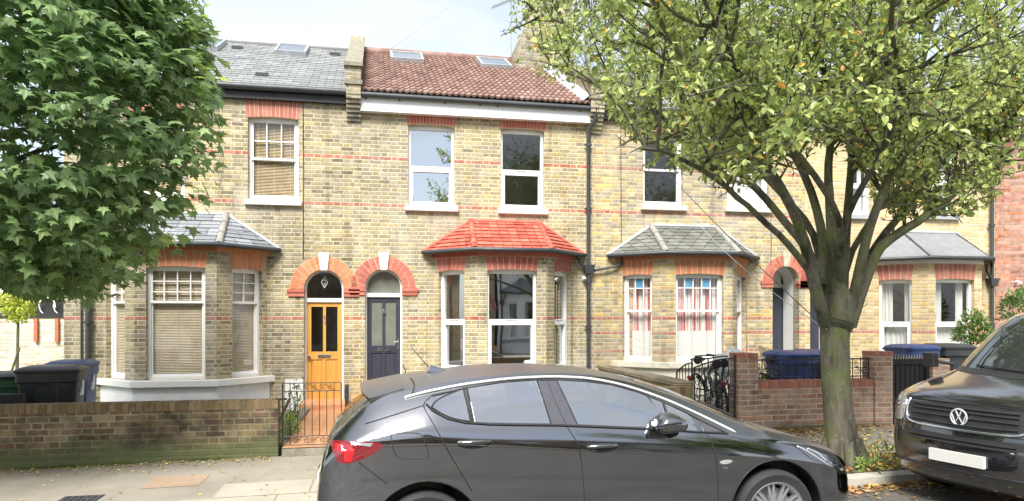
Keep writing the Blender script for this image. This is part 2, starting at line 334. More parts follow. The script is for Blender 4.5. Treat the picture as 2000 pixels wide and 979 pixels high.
def carpaint(name,c,drops=True,metal=.85,roof_rough=.42):
    t=NT(name); oc=t.n('ShaderNodeTexCoord').outputs['Object']
    fl=t.noise(oc,900,1); b=t.mix(t.mr(fl,.55,.8,0,.3),c,tuple(x*1.6+.02 for x in c))
    vo=t.n('ShaderNodeTexVoronoi'); t.L(oc,vo.inputs['Vector']); vo.inputs['Scale'].default_value=75; dr=t.mr(vo.outputs['Distance'],.0,.34,1,0)
    geo=t.n('ShaderNodeNewGeometry'); sn=t.n('ShaderNodeSeparateXYZ'); t.L(geo.outputs['Normal'],sn.inputs[0])
    amt=t.M('MULTIPLY',dr,t.mr(sn.outputs[2],.55,.95,.0,1.)); nn=t.bump(amt,.2,.004) if drops else None
    dust=t.mix(t.mr(t.noise(oc,2.5,5),.5,.8,0,.15),b,(.16,.16,.15))
    rgh=t.mr(sn.outputs[2],.45,.9,.09,roof_rough); kw={'Coat_IOR':1.9}
    sh=t.pr(dust,rgh,metal,nn,coat=1.,spec=.6,**kw)
    t.L(t.mr(sn.outputs[2],.5,.9,.02,roof_rough*.8),sh.node.inputs['Coat Roughness']); return t.surf(sh)
M_carpaint=carpaint('dark_grey_metallic_paint',(.18,.184,.198),metal=1.)
M_vanpaint=carpaint('black_van_paint',(.03,.03,.036),metal=.6,roof_rough=.12)
M_carglass=plain('car_side_glass',(.44,.49,.51),.03,.92,var=.02,scale=2)
M_redlamp=plain('red_lamp_lens',(.55,.01,.015),.12,var=.05,coat=1)
M_redlamp2=plain('dark_red_lamp_lens',(.16,.01,.015),.1,var=.1,coat=1)
M_clear=plain('clear_lamp_lens',(.55,.57,.58),.1,.55,var=.1,coat=1,scale=20)
M_smoke=plain('smoked_lamp_lens',(.08,.08,.09),.08,.3,var=.1,coat=1,scale=20)
M_seal=plain('panel_gap_shadow_rubber',(.012,.012,.013),.7,var=.1)

# ------------------------------------------------------------------ walls with openings
def archtop(a0,a1,z0,z1,rise,n=9):
    "opening outline, z1 is the crown of the head; rise = (a1-a0)/2 gives a half circle"
    p=[(a0,z0),(a1,z0)]
    if rise<=0: return p+[(a1,z1),(a0,z1)]
    w=(a1-a0)/2; r=(w*w+rise*rise)/(2*rise); cz=z1-r; cx=(a0+a1)/2; th=math.asin(min(1,w/r))
    if rise>=w-1e-6: th=math.pi/2; n=17
    for i in range(n):
        t=th-2*th*i/(n-1); p.append((cx+r*math.sin(t),cz+r*math.cos(t)))
    return p
def panel(M, outer, holes, depth, m=0):
    loops=[outer]+holes; fl=[p for l in loops for p in l]
    tris=tessellate_polygon([[Vector((a,z,0)) for a,z in l] for l in loops])
    vs=[(a,0,z) for a,z in fl]; fs=[]
    for tr in tris:
        a,b,c=[fl[i] for i in tr]
        cr=(b[0]-a[0])*(c[1]-a[1])-(b[1]-a[1])*(c[0]-a[0])
        fs.append(tuple(tr) if cr>0 else tuple(reversed(tr)))
    M.mesh(vs,fs,m)
    for l in holes:
        n=len(l)
        for i in range(n):
            a,b=l[i],l[(i+1)%n]
            M.face([(a[0],0,a[1]),(b[0],0,b[1]),(b[0],-depth,b[1]),(a[0],-depth,a[1])],m)
def soldier(parent, fr, a0,a1,z0,z1,rise,n,mat,splay=.07,name='window_arch'):
    M=MB().frame(*fr); w=(a1-a0); cx=(a0+a1)/2
    def zb(a): q=(a-cx)/(w/2); return z0-rise+rise*(1-q*q)
    def pt(i,top):
        f=i/n; a=a0+w*f
        if top: return (a0-splay+(w+2*splay)*f, z1-(rise*.6)*((2*f-1)**2))
        return (a,zb(a))
    bp=[pt(i,False) for i in range(n+1)]+[pt(i,True) for i in range(n,-1,-1)]
    for i in range(n):
        M.prism([pt(i,0),pt(i+1,0),pt(i+1,1),pt(i,1)],-.11,.002,1)
        g=.07
        p=[pt(i+g,0),pt(i+1-g,0),pt(i+1-g,1),pt(i+g,1)]
        M.prism([(x,z+ (.004 if k<2 else -.004)) for k,(x,z) in enumerate(p)],-.05,.007,0,(random.random(),.5))
    return M.build(name,[mat,M_mortar],parent)
def ring(parent, fr, cx,cz,r0,r1,n,mat,rings=2,name='door_arch',t0=0,t1=math.pi,depth=.11):
    M=MB().frame(*fr)
    def P(r,t): return (cx+r*math.cos(t),cz+r*math.sin(t))
    for i in range(n):
        a=t0+(t1-t0)*i/n; b=t0+(t1-t0)*(i+1)/n
        M.prism([P(r0,a),P(r1,a),P(r1,b),P(r0,b)],-depth,.003,1)
        for k in range(rings):
            q0=r0+(r1-r0)*k/rings+.004; q1=r0+(r1-r0)*(k+1)/rings-.004; g=(b-a)*.06
            M.prism([P(q0,a+g),P(q1,a+g),P(q1,b-g),P(q0,b-g)],-.05,.010,0,(random.random(),.5))
    return M.build(name,[mat,M_mortar],parent)
M_blind=plain('wooden_venetian_blind',(.66,.52,.33),.5,var=.15)
M_blindL=plain('pale_wooden_blind',(.80,.68,.49),.5,var=.1)
def curtain_mat(name,base,stripe=None,dots=False):
    t=NT(name); uv=t.n('ShaderNodeUVMap').outputs[0]; sp=t.n('ShaderNodeSeparateXYZ'); t.L(uv,sp.inputs[0]); c=base
    if stripe:
        w=t.M('SINE',t.M('MULTIPLY',t.M('ADD',sp.outputs[0],t.M('MULTIPLY',t.noise(uv,2,1),.05)),23.)); m=t.mr(w,.2,.4); m=t.M('MULTIPLY',m,t.mr(sp.outputs[1],1.50,1.53)); m=t.M('MULTIPLY',m,t.mr(t.noise(uv,30,2),.3,.45,.45,1))
        c=t.mix(m,base,stripe)
    if dots:
        vo=t.n('ShaderNodeTexVoronoi'); t.L(uv,vo.inputs['Vector']); vo.inputs['Scale'].default_value=7; vo.inputs['Randomness'].default_value=.5
        m=t.M('MULTIPLY',t.mr(vo.outputs['Distance'],.08,.12,1,0),t.mr(sp.outputs[1],1.48,1.46)); c=t.mix(m,c,(.12,.12,.14))
    p=t.pr(c,.9); tl=t.n('ShaderNodeBsdfTranslucent'); tl.inputs[0].default_value=(.7,.7,.7,1); mx=t.n('ShaderNodeMixShader'); mx.inputs[0].default_value=.15; t.L(p,mx.inputs[1]); t.L(tl.outputs[0],mx.inputs[2]); return t.surf(mx.outputs[0])
M_net=curtain_mat('white_net_curtain',(.78,.78,.75))
M_redcurt=curtain_mat('white_and_red_striped_curtain',(.78,.77,.72),(.55,.06,.05),True)
M_bluegl=plain('blue_stained_glass',(.10,.28,.45),.15,var=.2)
def blind(parent, fr, a0,a1,z0,z1,b,mat,step=.028):
    M=MB().frame(*fr); z=z0
    while z<z1:
        M.face([(a0,b+.010,z-.010),(a1,b+.010,z-.010),(a1,b-.010,z+.009),(a0,b-.010,z+.009)]); z+=step
    for k in (.15,.5,.85): a=a0+(a1-a0)*k; M.box(a-.003,a+.003,b+.012,b+.014,z0,z1)
    M.build('blind',mat,parent)
def curtain(parent, fr, a0,a1,z0,z1,b,mat,amp=.03,per=.11,name='curtain'):
    M=MB().frame(*fr); n=max(6,int((a1-a0)/.012)); P=[(a0+(a1-a0)*i/n, b+amp*math.sin(2*math.pi*(a1-a0)*i/n/per+math.sin(i*.21))) for i in range(n+1)]
    vs=[(a,bb,z0) for a,bb in P]+[(a,bb,z1) for a,bb in P]
    M.mesh(vs,[(i,i+1,n+2+i,n+1+i) for i in range(n)])
    return M.build(name,mat,parent,smooth=60)
def window(house, fr, a0,a1,z0,z1, rise=.04, mid=None, style='upvc', cols=0, rows=0, rec=.10, sill=True, glassm=None, bl=None, cur=None, fw=.055, sillm=None, sillw=.06):
    "window frame > pane, sill, blind or curtain.  a along the wall, z up, b outward"
    fm=M_upvc if style=='upvc' else M_white; M=MB().frame(*fr); mid=mid or (z0+z1)/2
    b1=-rec; b0=b1-.07
    M.box(a0-.01,a0+fw,b0,b1,z0,z1); M.box(a1-fw,a1+.01,b0,b1,z0,z1); M.box(a0+fw,a1-fw,b0,b1,z1-fw-rise,z1+.01); M.box(a0+fw,a1-fw,b0,b1,z0,z0+fw*1.15)
    if style=='upvc':
        M.box(a0+fw,a1-fw,b0,b1-.004,mid-.035,mid+.035)
        e=.045   # opening light below: thicker frame
        for q in (a0+fw,a1-fw-e): M.box(q,q+e,b0+.01,b1+.008,z0+fw,mid-.03)
        M.box(a0+fw+e,a1-fw-e,b0+.01,b1+.008,z0+fw,z0+fw+e); M.box(a0+fw+e,a1-fw-e,b0+.01,b1+.008,mid-.03-e,mid-.03)
        M.box((a0+a1)/2-.12,(a0+a1)/2+.12,b1,b1+.012,mid+.016,mid+.026)
        pb=b0+.03; inn=fw+e*0
    else:
        M.box(a0+fw,a1-fw,b0+.02,b1+.002,mid-.022,mid+.022); st=.03
        for (s0,s1,bb) in ((z0+fw,mid-.02,b0),(mid+.02,z1-fw-rise,b0+.025)):
            M.box(a0+fw,a0+fw+st,bb,bb+.035,s0,s1); M.box(a1-fw-st,a1-fw,bb,bb+.035,s0,s1)
        M.box(a0+fw+st,a1-fw-st,b0,b0+.035,z0+fw,z0+fw+.05)
        pb=b0+.03
    if cols:
        zt=z1-fw-rise
        for i in range(1,cols): a=a0+fw+(a1-a0-2*fw)*i/cols; M.box(a-.010,a+.010,pb+.004,pb+.026,mid+.022,zt)
        if isinstance(rows,int): rz=[mid+(zt-mid)*k/rows for k in range(1,rows)]
        else: rz=rows
        for z in rz: M.box(a0+fw,a1-fw,pb+.004,pb+.024,z-.009,z+.009)
    f=M.build('window',fm,house)
    G=MB().frame(*fr); zz=z1-fw-rise+.02
    G.face([(a0+.03,pb,mid),(a1-.03,pb,mid),(a1-.03,pb,zz),(a0+.03,pb,zz)]); G.face([(a0+.03,pb-.012,z0+.04),(a1-.03,pb-.012,z0+.04),(a1-.03,pb-.012,mid),(a0+.03,pb-.012,mid)])
    G.build('pane',glassm or M_glass,f)
    if sill:
        S=MB().frame(*fr); S.prism([(a0-sillw,z0-.10),(a1+sillw,z0-.10),(a1+sillw,z0-.005),(a0-sillw,z0-.005)],-rec+.0,.085); S.build('sill',sillm or M_white,f,bevel=.006)
    if bl: blind(f,fr,a0+.04,a1-.04,z0+.04,z1-.05,pb-.045,bl)
    if cur=='net': curtain(f,fr,a0+.04,a1-.04,z0+.04,z1-.05,pb-.09,M_net)
    if cur=='red' and cols:
        for i in range(1,cols,2):
            q0=a0+fw+(a1-a0-2*fw)*i/cols+.010; q1=a0+fw+(a1-a0-2*fw)*(i+1)/cols-.010
            B_=MB().frame(*fr); B_.face([(q0,pb+.003,rz[-1]+.009),(q1,pb+.003,rz[-1]+.009),(q1,pb+.003,zt),(q0,pb+.003,zt)]); B_.build('stained_glass_pane',M_bluegl,f)
    if cur=='red':
        curtain(f,fr,a0+.04,a1-.04,z0+.04,z1-.05,pb-.10,M_redcurt,.012,.3)
    if cur=='side':
        curtain(f,fr,a0+.04,a0+.04+(a1-a0)*.32,z0+.04,z1-.05,pb-.14,M_net,.03,.07); curtain(f,fr,a1-.04-(a1-a0)*.2,a1-.04,z0+.04,z1-.05,pb-.14,M_net,.03,.07)
        curtain(f,fr,a0+.04,a1-.04,z0+.04,mid,pb-.09,M_net,.015,.09)
    return f
FRF=((0,YF,0),(1,0,0),(0,-1,0))   # facade frame: a = world X
def hole(spec): return archtop(*spec)

def slope_tiles(parent, X0,X1,Y0,Z0,Y1,Z1,name='roof'):
    "interlocking tiles: real rolls and stepped courses"
    M=MB(); L=math.hypot(Y1-Y0,Z1-Z0); dy,dz=(Y1-Y0)/L,(Z1-Z0)/L; ny,nz=-dz,dy; nr=17; course=L/nr; pit=.118; nc=int(round((X1-X0)/pit)); pit=(X1-X0)/nc; seg=7
    prof=[0,.006,.022,.028,.022,.006,0]; xs=[0,.38,.50,.64,.78,.9,1.0]
    for r in range(nr):
        for c in range(nc):
            rv=(min(1,max(0,random.gauss(.5,.25))),.5); vs=[]
            for (s,lift) in ((r*course-.004,.030),(r*course-.004,.0),((r+1)*course,.004)):
                for i in range(seg):
                    x=X0+(c+xs[i])*pit; h=prof[i]+lift-(0 if lift!=0 else .012)
                    vs.append((x,Y0+dy*s+ny*h,Z0+dz*s+nz*h))
            fs=[]
            for i in range(seg-1): fs.append((seg+i,seg+i+1,i+1,i)); fs.append((i,i+1,2*seg+i+1,2*seg+i))
            M.mesh(vs,fs,0,rv)
    return M.build(name,M_tile,parent,smooth=50)
def slope_slates(parent, X0,X1,Y0,Z0,Y1,Z1,mat,name='roof',nr=22):
    M=MB(); L=math.hypot(Y1-Y0,Z1-Z0); dy,dz=(Y1-Y0)/L,(Z1-Z0)/L; ny,nz=-dz,dy; course=L/nr
    for r in range(nr):
        s0,s1=r*course,(r+1)*course+.01
        def p(x,s,h): return (x,Y0+dy*s+ny*h,Z0+dz*s+nz*h)
        M.face([p(X0,s0,.016),p(X1,s0,.016),p(X1,s1,.002),p(X0,s1,.002)]); M.face([p(X0,s0,-.01),p(X1,s0,-.01),p(X1,s0,.016),p(X0,s0,.016)])
    return M.build(name,mat,parent)
YE=13.93; ZE=6.10; YR=18.3; ZR=8.43
def roofpt(x,s,h):  # s 0..1 along the slope
    L=math.hypot(YR-YE,ZR-ZE); dy,dz=(YR-YE)/L,(ZR-ZE)/L
    return (x,YE+(YR-YE)*s-dz*h, ZE+(ZR-ZE)*s+dy*h)
def skylight(roof, x0,x1,s0,s1):
    M=MB()
    def bx(xa,xb,sa,sb,h0,h1,m=0):
        v=[roofpt(xa,sa,h0),roofpt(xb,sa,h0),roofpt(xb,sb,h0),roofpt(xa,sb,h0),roofpt(xa,sa,h1),roofpt(xb,sa,h1),roofpt(xb,sb,h1),roofpt(xa,sb,h1)]
        M.mesh(v,[(0,3,2,1),(4,5,6,7),(0,1,5,4),(1,2,6,5),(2,3,7,6),(3,0,4,7)],m)
    w=.012; bx(x0-.05,x1+.05,s0-w,s0,0,.12); bx(x0-.05,x1+.05,s1,s1+w,0,.12); bx(x0-.05,x0,s0,s1,0,.12); bx(x1,x1+.05,s0,s1,0,.12)
    k=M.build('skylight',M_grey,roof)   # frame with its pane in it
    g=MB(); g.mesh([roofpt(x0,s0,.10),roofpt(x1,s0,.10),roofpt(x1,s1,.10),roofpt(x0,s1,.10)],[(0,1,2,3)]); g.build('skylight_pane',M_glassS,roof)
def shell(house, X0,X1, wallm, depth=8.6, z0=-.3):
    "side, back and party walls, floors and the rear roof slope"
    M=MB(); yb=YF+depth
    for x in (X0,X1):
        M.mesh([(x,YF,z0),(x,yb,z0),(x,yb,6.0),(x,(YF+yb)/2,8.3),(x,YF,6.0)],[(0,1,2,3,4)])
    M.face([(X0,yb,z0),(X1,yb,z0),(X1,yb,6.),(X0,yb,6.)])
    M.build('side_wall',wallm,house)
    F=MB(); F.box(X0+.02,X1-.02,YF+.3,yb-.1,.18,.22); F.box(X0+.02,X1-.02,YF+.3,yb-.1,3.05,3.30); F.box(X0+.02,X1-.02,YF+.3,yb-.1,5.9,5.95); F.box(X0+.02,X1-.02,YF+4.2,YF+4.3,.2,5.9)
    F.build('interior',M_room,house)
    B=MB(); B.face([(X0,YR,ZR),(X1,YR,ZR),(X1,yb+.2,5.95),(X0,yb+.2,5.95)]); B.face([(X0,YE-.04,ZE-.05),(X1,YE-.04,ZE-.05),(X1,YR,ZR-.05),(X0,YR,ZR-.05)]); B.build('rear_roof',M_slate,house)
def gutter(parent, pts, r=.06, name='gutter'):
    M=MB(); M.tube(pts,r,8); return M.build(name,M_blackpipe,parent,smooth=50)
def bay(house, ce, wallm, archm, sill_z, head_z, mid, style, roofm, kind, sillm, plinthm, glassm, bl=None, cur=None, cols=(0,0), rows=0, hw=.67):
    "canted bay; ce = centre X.  45 degree cheeks"
    xl,xcl,xcr,xr=ce-hw-.74,ce-hw,ce+hw,ce+hw+.74; top=2.98; q=math.sqrt(.5)
    segs=[((xl,YF,0),(xcl,YB,0),(.10,.71)), ((xcl,YB,0),(xcr,YB,0),(.14,.86)), ((xcr,YB,0),(xr,YF,0),(.29,.90))]
    W=MB(); wins=[]
    for i,(A,B,(f0,f1)) in enumerate(segs):
        A=Vector(A); B=Vector(B); d=(B-A); L=d.length; u=d/L; n=Vector((u.y,-u.x,0)); fr=(A,u,n); W.frame(*fr)
        a0,a1=f0*L,f1*L; hl=[archtop(a0,a1,sill_z,head_z,.03)]
        panel(W,[(0,-.3),(L,-.3),(L,top),(0,top)],hl,.20)
        wins.append((fr,a0,a1,L))
    W.build('bay_wall',wallm,house)
    for i,(fr,a0,a1,L) in enumerate(wins):
        c=cols[0] if i==1 else cols[1]
        window(house,fr,a0,a1,sill_z,head_z,.03,mid,style,c,rows,rec=.09,sill=False,glassm=glassm,bl=bl,cur=cur,fw=.05)
        soldier(house,fr,a0,a1,head_z+.0,top-.035,.03,9 if i==1 else 6,archm,.05)
    def off(o,z): # outline of bay at offset o
        t=o*math.tan(R(22.5)); return [(xl-o*1.414,YF,z),(xcl-t,YB-o,z),(xcr+t,YB-o,z),(xr+o*1.414,YF,z)]
    def slab(o,z0,z1,m,name,bev=0,oi=None):
        M=MB(); a=off(o,z0); b=off(o,z1); M.mesh(a+b,[(0,1,5,4),(1,2,6,5),(2,3,7,6),(3,2,1,0),(4,5,6,7)]); return M.build(name,m,house,bevel=bev)
    slab(.03,top-.03,top+.06,archm if roofm!='lead' else M_white,'cornice').data.materials[0]
    slab(.10,sill_z-.12,sill_z-.003,sillm,'bay_sill',.008)
    slab(.035,-.3,sill_z-.12,plinthm,'plinth')
    # roof: hips meet the wall at the corners of a short ridge
    ez=3.06; rz=3.70; o=.17; e=off(o,ez); Rl=(ce-hw-.02,YF-.01,rz); Rr=(ce+hw+.02,YF-.01,rz)
    M=MB(); n=8 if kind!='lead' else 1; th=.028 if kind=='tile' else .014
    def lerp(a,b,t): return Vector(a).lerp(Vector(b),t)
    for (p,q_,r0,r1) in ((e[0],e[1],Rl,Rl),(e[1],e[2],Rl,Rr),(e[2],e[3],Rr,Rr)):
        # cheeks: run from wall foot up to ridge end
        nn=(Vector(q_)-Vector(p)).cross(Vector(r0)-Vector(p)).normalized()
        wallp = p if p is e[0] else (q_ if q_ is e[3] else None)
        for k in range(n):
            t0,t1=k/n,min(1,(k+1)/n+.02)
            def row(t):
                return lerp(p,r0,t),lerp(q_,r1,t)
            A0,B0=row(t0); A1,B1=row(t1); up=nn*th
            if kind=='tile':
                w=(B0-A0).length; m_=max(1,int(w/.17))
                for j in range(m_):
                    ja,jb=j/m_,(j+1)/m_-.012; rv=(random.random(),.5)
                    M.mesh([lerp(A0,B0,ja)+up,lerp(A0,B0,jb)+up,lerp(A1,B1,jb),lerp(A1,B1,ja)],[(0,1,2,3)],0,rv); M.mesh([lerp(A0,B0,ja)-up*.5,lerp(A0,B0,jb)-up*.5,lerp(A0,B0,jb)+up,lerp(A0,B0,ja)+up],[(0,1,2,3)],0,rv)
                M.mesh([A0-up*.6,B0-up*.6,B1-up*.6,A1-up*.6],[(0,1,2,3)],0,(.2,.5))
            else:
                M.mesh([A0+up,B0+up,B1,A1],[(0,1,2,3)]); M.mesh([A0-up*.5,B0-up*.5,B0+up,A0+up],[(0,1,2,3)])
    rf=M.build('bay_roof',{'tile':M_btile,'slate':M_slateB,'diamond':M_slateD,'lead':M_lead}[kind],house)
    hm={'tile':M_btile,'slate':M_hip,'diamond':M_hip,'lead':M_blackpipe}[kind]; hr=.065 if kind!='lead' else .025
    for P0,P1 in ((e[1],Rl),(e[2],Rr)):
        T=MB(); a=Vector(P0); b=Vector(P1); nn=7
        for k in range(nn if kind=='tile' else 3):
            m_=nn if kind=='tile' else 3; T.tube([a.lerp(b,k/m_),a.lerp(b,(k+1)/m_+.01)],[hr*1.08,hr*.92],8,0,True,(random.random(),.5))
        T.build('hip_tile',hm,rf,smooth=50)
    T=MB(); fm={'tile':M_btile,'slate':M_grey,'diamond':M_grey,'lead':M_grey}[kind]
    T.tube([e[0],Rl,Rr,e[3]],.045,6,0,True,(.6,.5)); T.build('flashing',fm,rf,smooth=50)
    g=off(.21,ez-.005); g[0]=(g[0][0]+.06,YF-.05,g[0][2]); g[3]=(g[3][0]-.06,YF-.05,g[3][2]); gutter(rf,g,.042)
    return (xl,xcl,xcr,xr)
def corbel_arch(house, cx, hw_, spring, wide, archm, key, impm=None, left=True,right=True):
    ring(house,FRF,cx,spring,hw_,hw_+wide,15,archm)
    if left:
        I=MB().frame(*FRF)
        I.box(cx-hw_-wide-.05,cx-hw_+.004,-.11,.045,spring-.075,spring-.003,0,(.3,.5)); I.box(cx-hw_-wide-.03,cx-hw_+.003,-.11,.030,spring-.15,spring-.078,0,(.7,.5)); I.build('impost',M_arch_r,house,bevel=.004)
    if right:
        I=MB().frame(*FRF); I.box(cx+hw_-.004,cx+hw_+wide+.05,-.11,.045,spring-.075,spring-.003,0,(.5,.5)); I.box(cx+hw_-.003,cx+hw_+wide+.03,-.11,.030,spring-.15,spring-.078,0,(.1,.5)); I.build('impost',M_arch_r,house,bevel=.004)
    K=MB().frame(*FRF); z0=spring+hw_-.015; z1=spring+hw_+wide+.06; K.prism([(cx-.065,z0),(cx+.065,z0),(cx+.105,z1),(cx-.105,z1)],-.06,.045); K.build('keystone',key,house,bevel=.006)


# ================================================================== HOUSES
def FX(px): return PX(px,0,YF).x
def FZ(px,py): return PX(px,py,YF).z
XA0,XAB,XBC,XCD,XDE=-5.42,-.35,4.45,9.23,14.08
def facade(house, X0,X1, specs, wallm, bayc=None, z0=-.3, z1=6.02, hw=.67):
    M=MB().frame(*FRF); hl=[hole(s) for s in specs]
    if bayc is not None: hl.append([(bayc-hw-.5,.5),(bayc+hw+.5,.5),(bayc+hw+.5,2.9),(bayc-hw-.5,2.9)])
    panel(M,[(X0,z0),(X1,z0),(X1,z1),(X0,z1)],hl,.22)
    return M.build('wall',wallm,house)
HG='terraced brick houses in one row'
# --- house with the slate roof and orange door
hA=thing('terraced_house',(XA0,YF,0),'yellow brick terraced house with slate roof, orange wooden door and white bay sill','house',HG)
wA=(FX(484),FX(583),FZ(533,391),FZ(533,229),.03); dA=(FX(594),FX(671),.20,FZ(632,527),(FX(671)-FX(594))/2)
wA2=(-4.35,-3.4,wA[2],wA[3],.03)
facade(hA,XA0,XAB,[wA,wA2,dA],M_stock2,-3.36)
shell(hA,XA0,XAB-.01,M_dark)
for w_ in (wA,wA2):
    window(hA,FRF,w_[0],w_[1],w_[2],w_[3],.03,FZ(533,309),'sash',3,2,bl=M_blind,glassm=M_glass)
    soldier(hA,FRF,w_[0]-.03,w_[1]+.03,w_[3],w_[3]+.32,.03,13,M_arch_p,.02)
bay(hA,-3.36,M_stock2,M_arch_o,.70,2.68,2.06,'sash','slate','slate',M_white,M_render,M_glass,bl=M_blindL,cols=(4,2),rows=3)
cxA=(dA[0]+dA[1])/2; hwA=(dA[1]-dA[0])/2; spA=dA[3]-hwA
corbel_arch(hA,cxA,hwA,spA,.26,M_arch_o,M_white,right=True)
rA=slope_slates(hA,XA0,XAB-.13,YE,ZE,YR,ZR,M_slate)
skylight(rA,FX(395)-.9,FX(395)-.35,.70,.93); skylight(rA,-2.15,-1.55,.72,.93)
for x_,s_ in ((-3.2,.80),(-2.25,.16),(-1.0,.8)):
    V=MB()
    a=[roofpt(x_,s_,.02),roofpt(x_+.24,s_,.02),roofpt(x_+.24,s_+.03,.06),roofpt(x_,s_+.03,.06),roofpt(x_,s_+.045,.02),roofpt(x_+.24,s_+.045,.02)]
    V.mesh(a,[(0,1,2,3),(3,2,5,4)]); V.build('roof_vent',M_black,rA)
V=MB(); V.tube([(XA0,YR,ZR+.03),(XAB,YR,ZR+.03)],.09,8,uv=(.3,.5)); V.build('ridge_tile',M_slate,rA,smooth=50)
V=MB().frame(*FRF); V.box(XA0-.1,XAB-.14,0,.10,5.86,6.06); V.build('fascia',M_plastic,hA)
gutter(hA,[(XA0-.1,YF-.17,6.06),(XAB-.12,YF-.17,6.06)],.065)
V=MB().frame(*FRF); V.box(-1.62,dA[0]-.02,0,.02,-.3,.62); V.build('plinth',M_render,hA)
# --- house with the red tiled roof and navy door
hB=thing('terraced_house',(XAB,YF,0),'yellow brick terraced house with red tiled roof, navy door and bright red bay roof','house',HG)
wB1=(FX(797),FX(888),FZ(842,403),FZ(842,244),.03); wB2=(FX(978),FX(1063),FZ(1020,409),FZ(1020,252),.03)
dB=(FX(713),FX(786),.32,FZ(750,526),(FX(786)-FX(713))/2)
facade(hB,XAB,XBC,[wB1,wB2,dB],M_stock,2.6)
shell(hB,XAB+.01,XBC-.01,M_dark)
for w_,my,gm in ((wB1,FZ(842,327),M_glassR),(wB2,FZ(1020,334),M_glass)):
    window(hB,FRF,w_[0],w_[1],w_[2],w_[3],.03,my,'upvc',glassm=gm); soldier(hB,FRF,w_[0]-.02,w_[1]+.02,w_[3]+.01,w_[3]+.185,.03,15,M_arch_r,.02)
bay(hB,2.6,M_stock,M_arch_r,.76,2.70,1.72,'upvc','tile','tile',M_white,M_stock2,M_glassR)
cxB=(dB[0]+dB[1])/2; hwB=(dB[1]-dB[0])/2; spB=dB[3]-hwB
corbel_arch(hB,cxB,hwB,spB,.26,M_arch_r,M_white)
rB=slope_tiles(hB,XAB+.14,XBC-.15,YE-.05,ZE-.0,YR,ZR)
skylight(rB,FX(778)-.02,FX(778)+.66,.74,.93); skylight(rB,2.62,3.28,.73,.93)
V=MB(); 
for k in range(11): V.tube([(XAB+.14+k*.41,YR,ZR+.02),(XAB+.14+(k+1)*.41+.01,YR,ZR+.02)],[.105,.095],10,uv=(random.random(),.5))
V.build('ridge_tile',M_tile,rB,smooth=50)
V=MB().frame(*FRF); V.box(XAB+.12,XBC-.12,0,.16,5.73,6.00); V.build('fascia',M_upvc,hB)
gB=gutter(hB,[(XAB+.14,YF-.22,6.02),(XBC+.05,YF-.22,6.00)],.055)
V=MB()
for px_ in (720,785,872,940,974,1083,1132): x_=FX(px_)-.05; V=MB(); V.box(x_-.012,x_+.012,YF-.20,YF-.165,5.94,6.0); V.build('gutter_bracket',M_black,gB)
V=MB(); 
a,b=Vector(roofpt(XBC-.15,0,.07)),Vector(roofpt(XBC-.15,1,.07)); V.mesh([a+Vector((-.16,0,-.03)),a+Vector((0.01,0,.12)),b+Vector((0.01,0,.12)),b+Vector((-.16,0,-.03))],[(0,1,2,3)]); 
V.build('flashing',M_grey,rB)
# party parapet between the two roofs
def parapet(house,x0,x1,mat,h0=.42,h1=.38,corb=True,cap=M_stone):
    M=MB(); pl=[(YF-.28,6.0),(YF-.28,6.0+h0+.12),(YF+.05,6.12+h0+.1),(YR,ZR+h1),(YR+.5,ZR+h1-.1),(YR+.5,7.8),(YF,5.9)]
    n=len(pl); vs=[(x0,y,z) for y,z in pl]+[(x1,y,z) for y,z in pl]; M.mesh(vs,[tuple(range(n))[::-1],tuple(range(n,2*n))]+[(i,(i+1)%n,(i+1)%n+n,i+n) for i in range(n)])
    if corb:
        for k in range(6): M.box(x0,x1,YF-.27+k*.045,YF,6.0-(k+1)*.075,6.0-k*.075)
    p=M.build('parapet',mat,house,fixn=True)
    C=MB(); C.box(x0-.04,x1+.04,YF-.33,YF-.1,6.0+h0+.1,6.0+h0+.17); 
    a0,a1=(YF-.05,6.12+h0+.13),(YR+.1,ZR+h1+.03)
    C.mesh([(x0-.03,a0[0],a0[1]),(x1+.03,a0[0],a0[1]),(x1+.03,a1[0],a1[1]),(x0-.03,a1[0],a1[1]),(x0-.03,a0[0],a0[1]-.07),(x1+.03,a0[0],a0[1]-.07),(x1+.03,a1[0],a1[1]-.07),(x0-.03,a1[0],a1[1]-.07)],[(0,1,2,3),(4,7,6,5),(0,4,5,1),(1,5,6,2),(2,6,7,3),(3,7,4,0)])
    C.box(x0-.03,x1+.03,YF-.31,YF-.2,6.18,6.26); cap=M_copd
    C.build('coping',cap,p); return p
parapet(hA,XAB-.14,XAB+.13,M_dark)
# --- house with red striped curtains
hC=thing('terraced_house',(XBC,YF,0),'ochre brick terraced house with diamond slate bay roof and red striped curtains','house',HG)
wC1=(FX(1256),FX(1334),FZ(1295,402),FZ(1295,262),.03); wC2=(FX(1420),FX(1502),FZ(1460,406),FZ(1460,268),.03)
dC=(FX(1509),FX(1561),.34,FZ(1535,520),(FX(1561)-FX(1509))/2)
facade(hC,XBC,XCD,[wC1,wC2,dC],M_yelC,6.45)
shell(hC,XBC+.01,XCD-.01,M_dark)
for w_ in (wC1,wC2):
    window(hC,FRF,w_[0],w_[1],w_[2],w_[3],.03,FZ(1295,331),'sash',glassm=M_glass,sillm=M_cream,cur='side' if w_ is wC2 else None); soldier(hC,FRF,w_[0]-.03,w_[1]+.03,w_[3],w_[3]+.3,.03,13,M_arch_p,.03)
bay(hC,6.42,M_yelC,M_arch_o,.90,2.66,1.92,'sash','diamond','diamond',M_cream,M_cream,M_glass,cur='red',cols=(5,3),rows=[2.38],hw=.71)
cxC=(dC[0]+dC[1])/2; hwC=(dC[1]-dC[0])/2; spC=dC[3]-hwC
corbel_arch(hC,cxC,hwC,spC,.24,M_arch_r,M_stone)
slope_slates(hC,XBC+.14,XCD,YE,ZE,YR,ZR,M_slate)
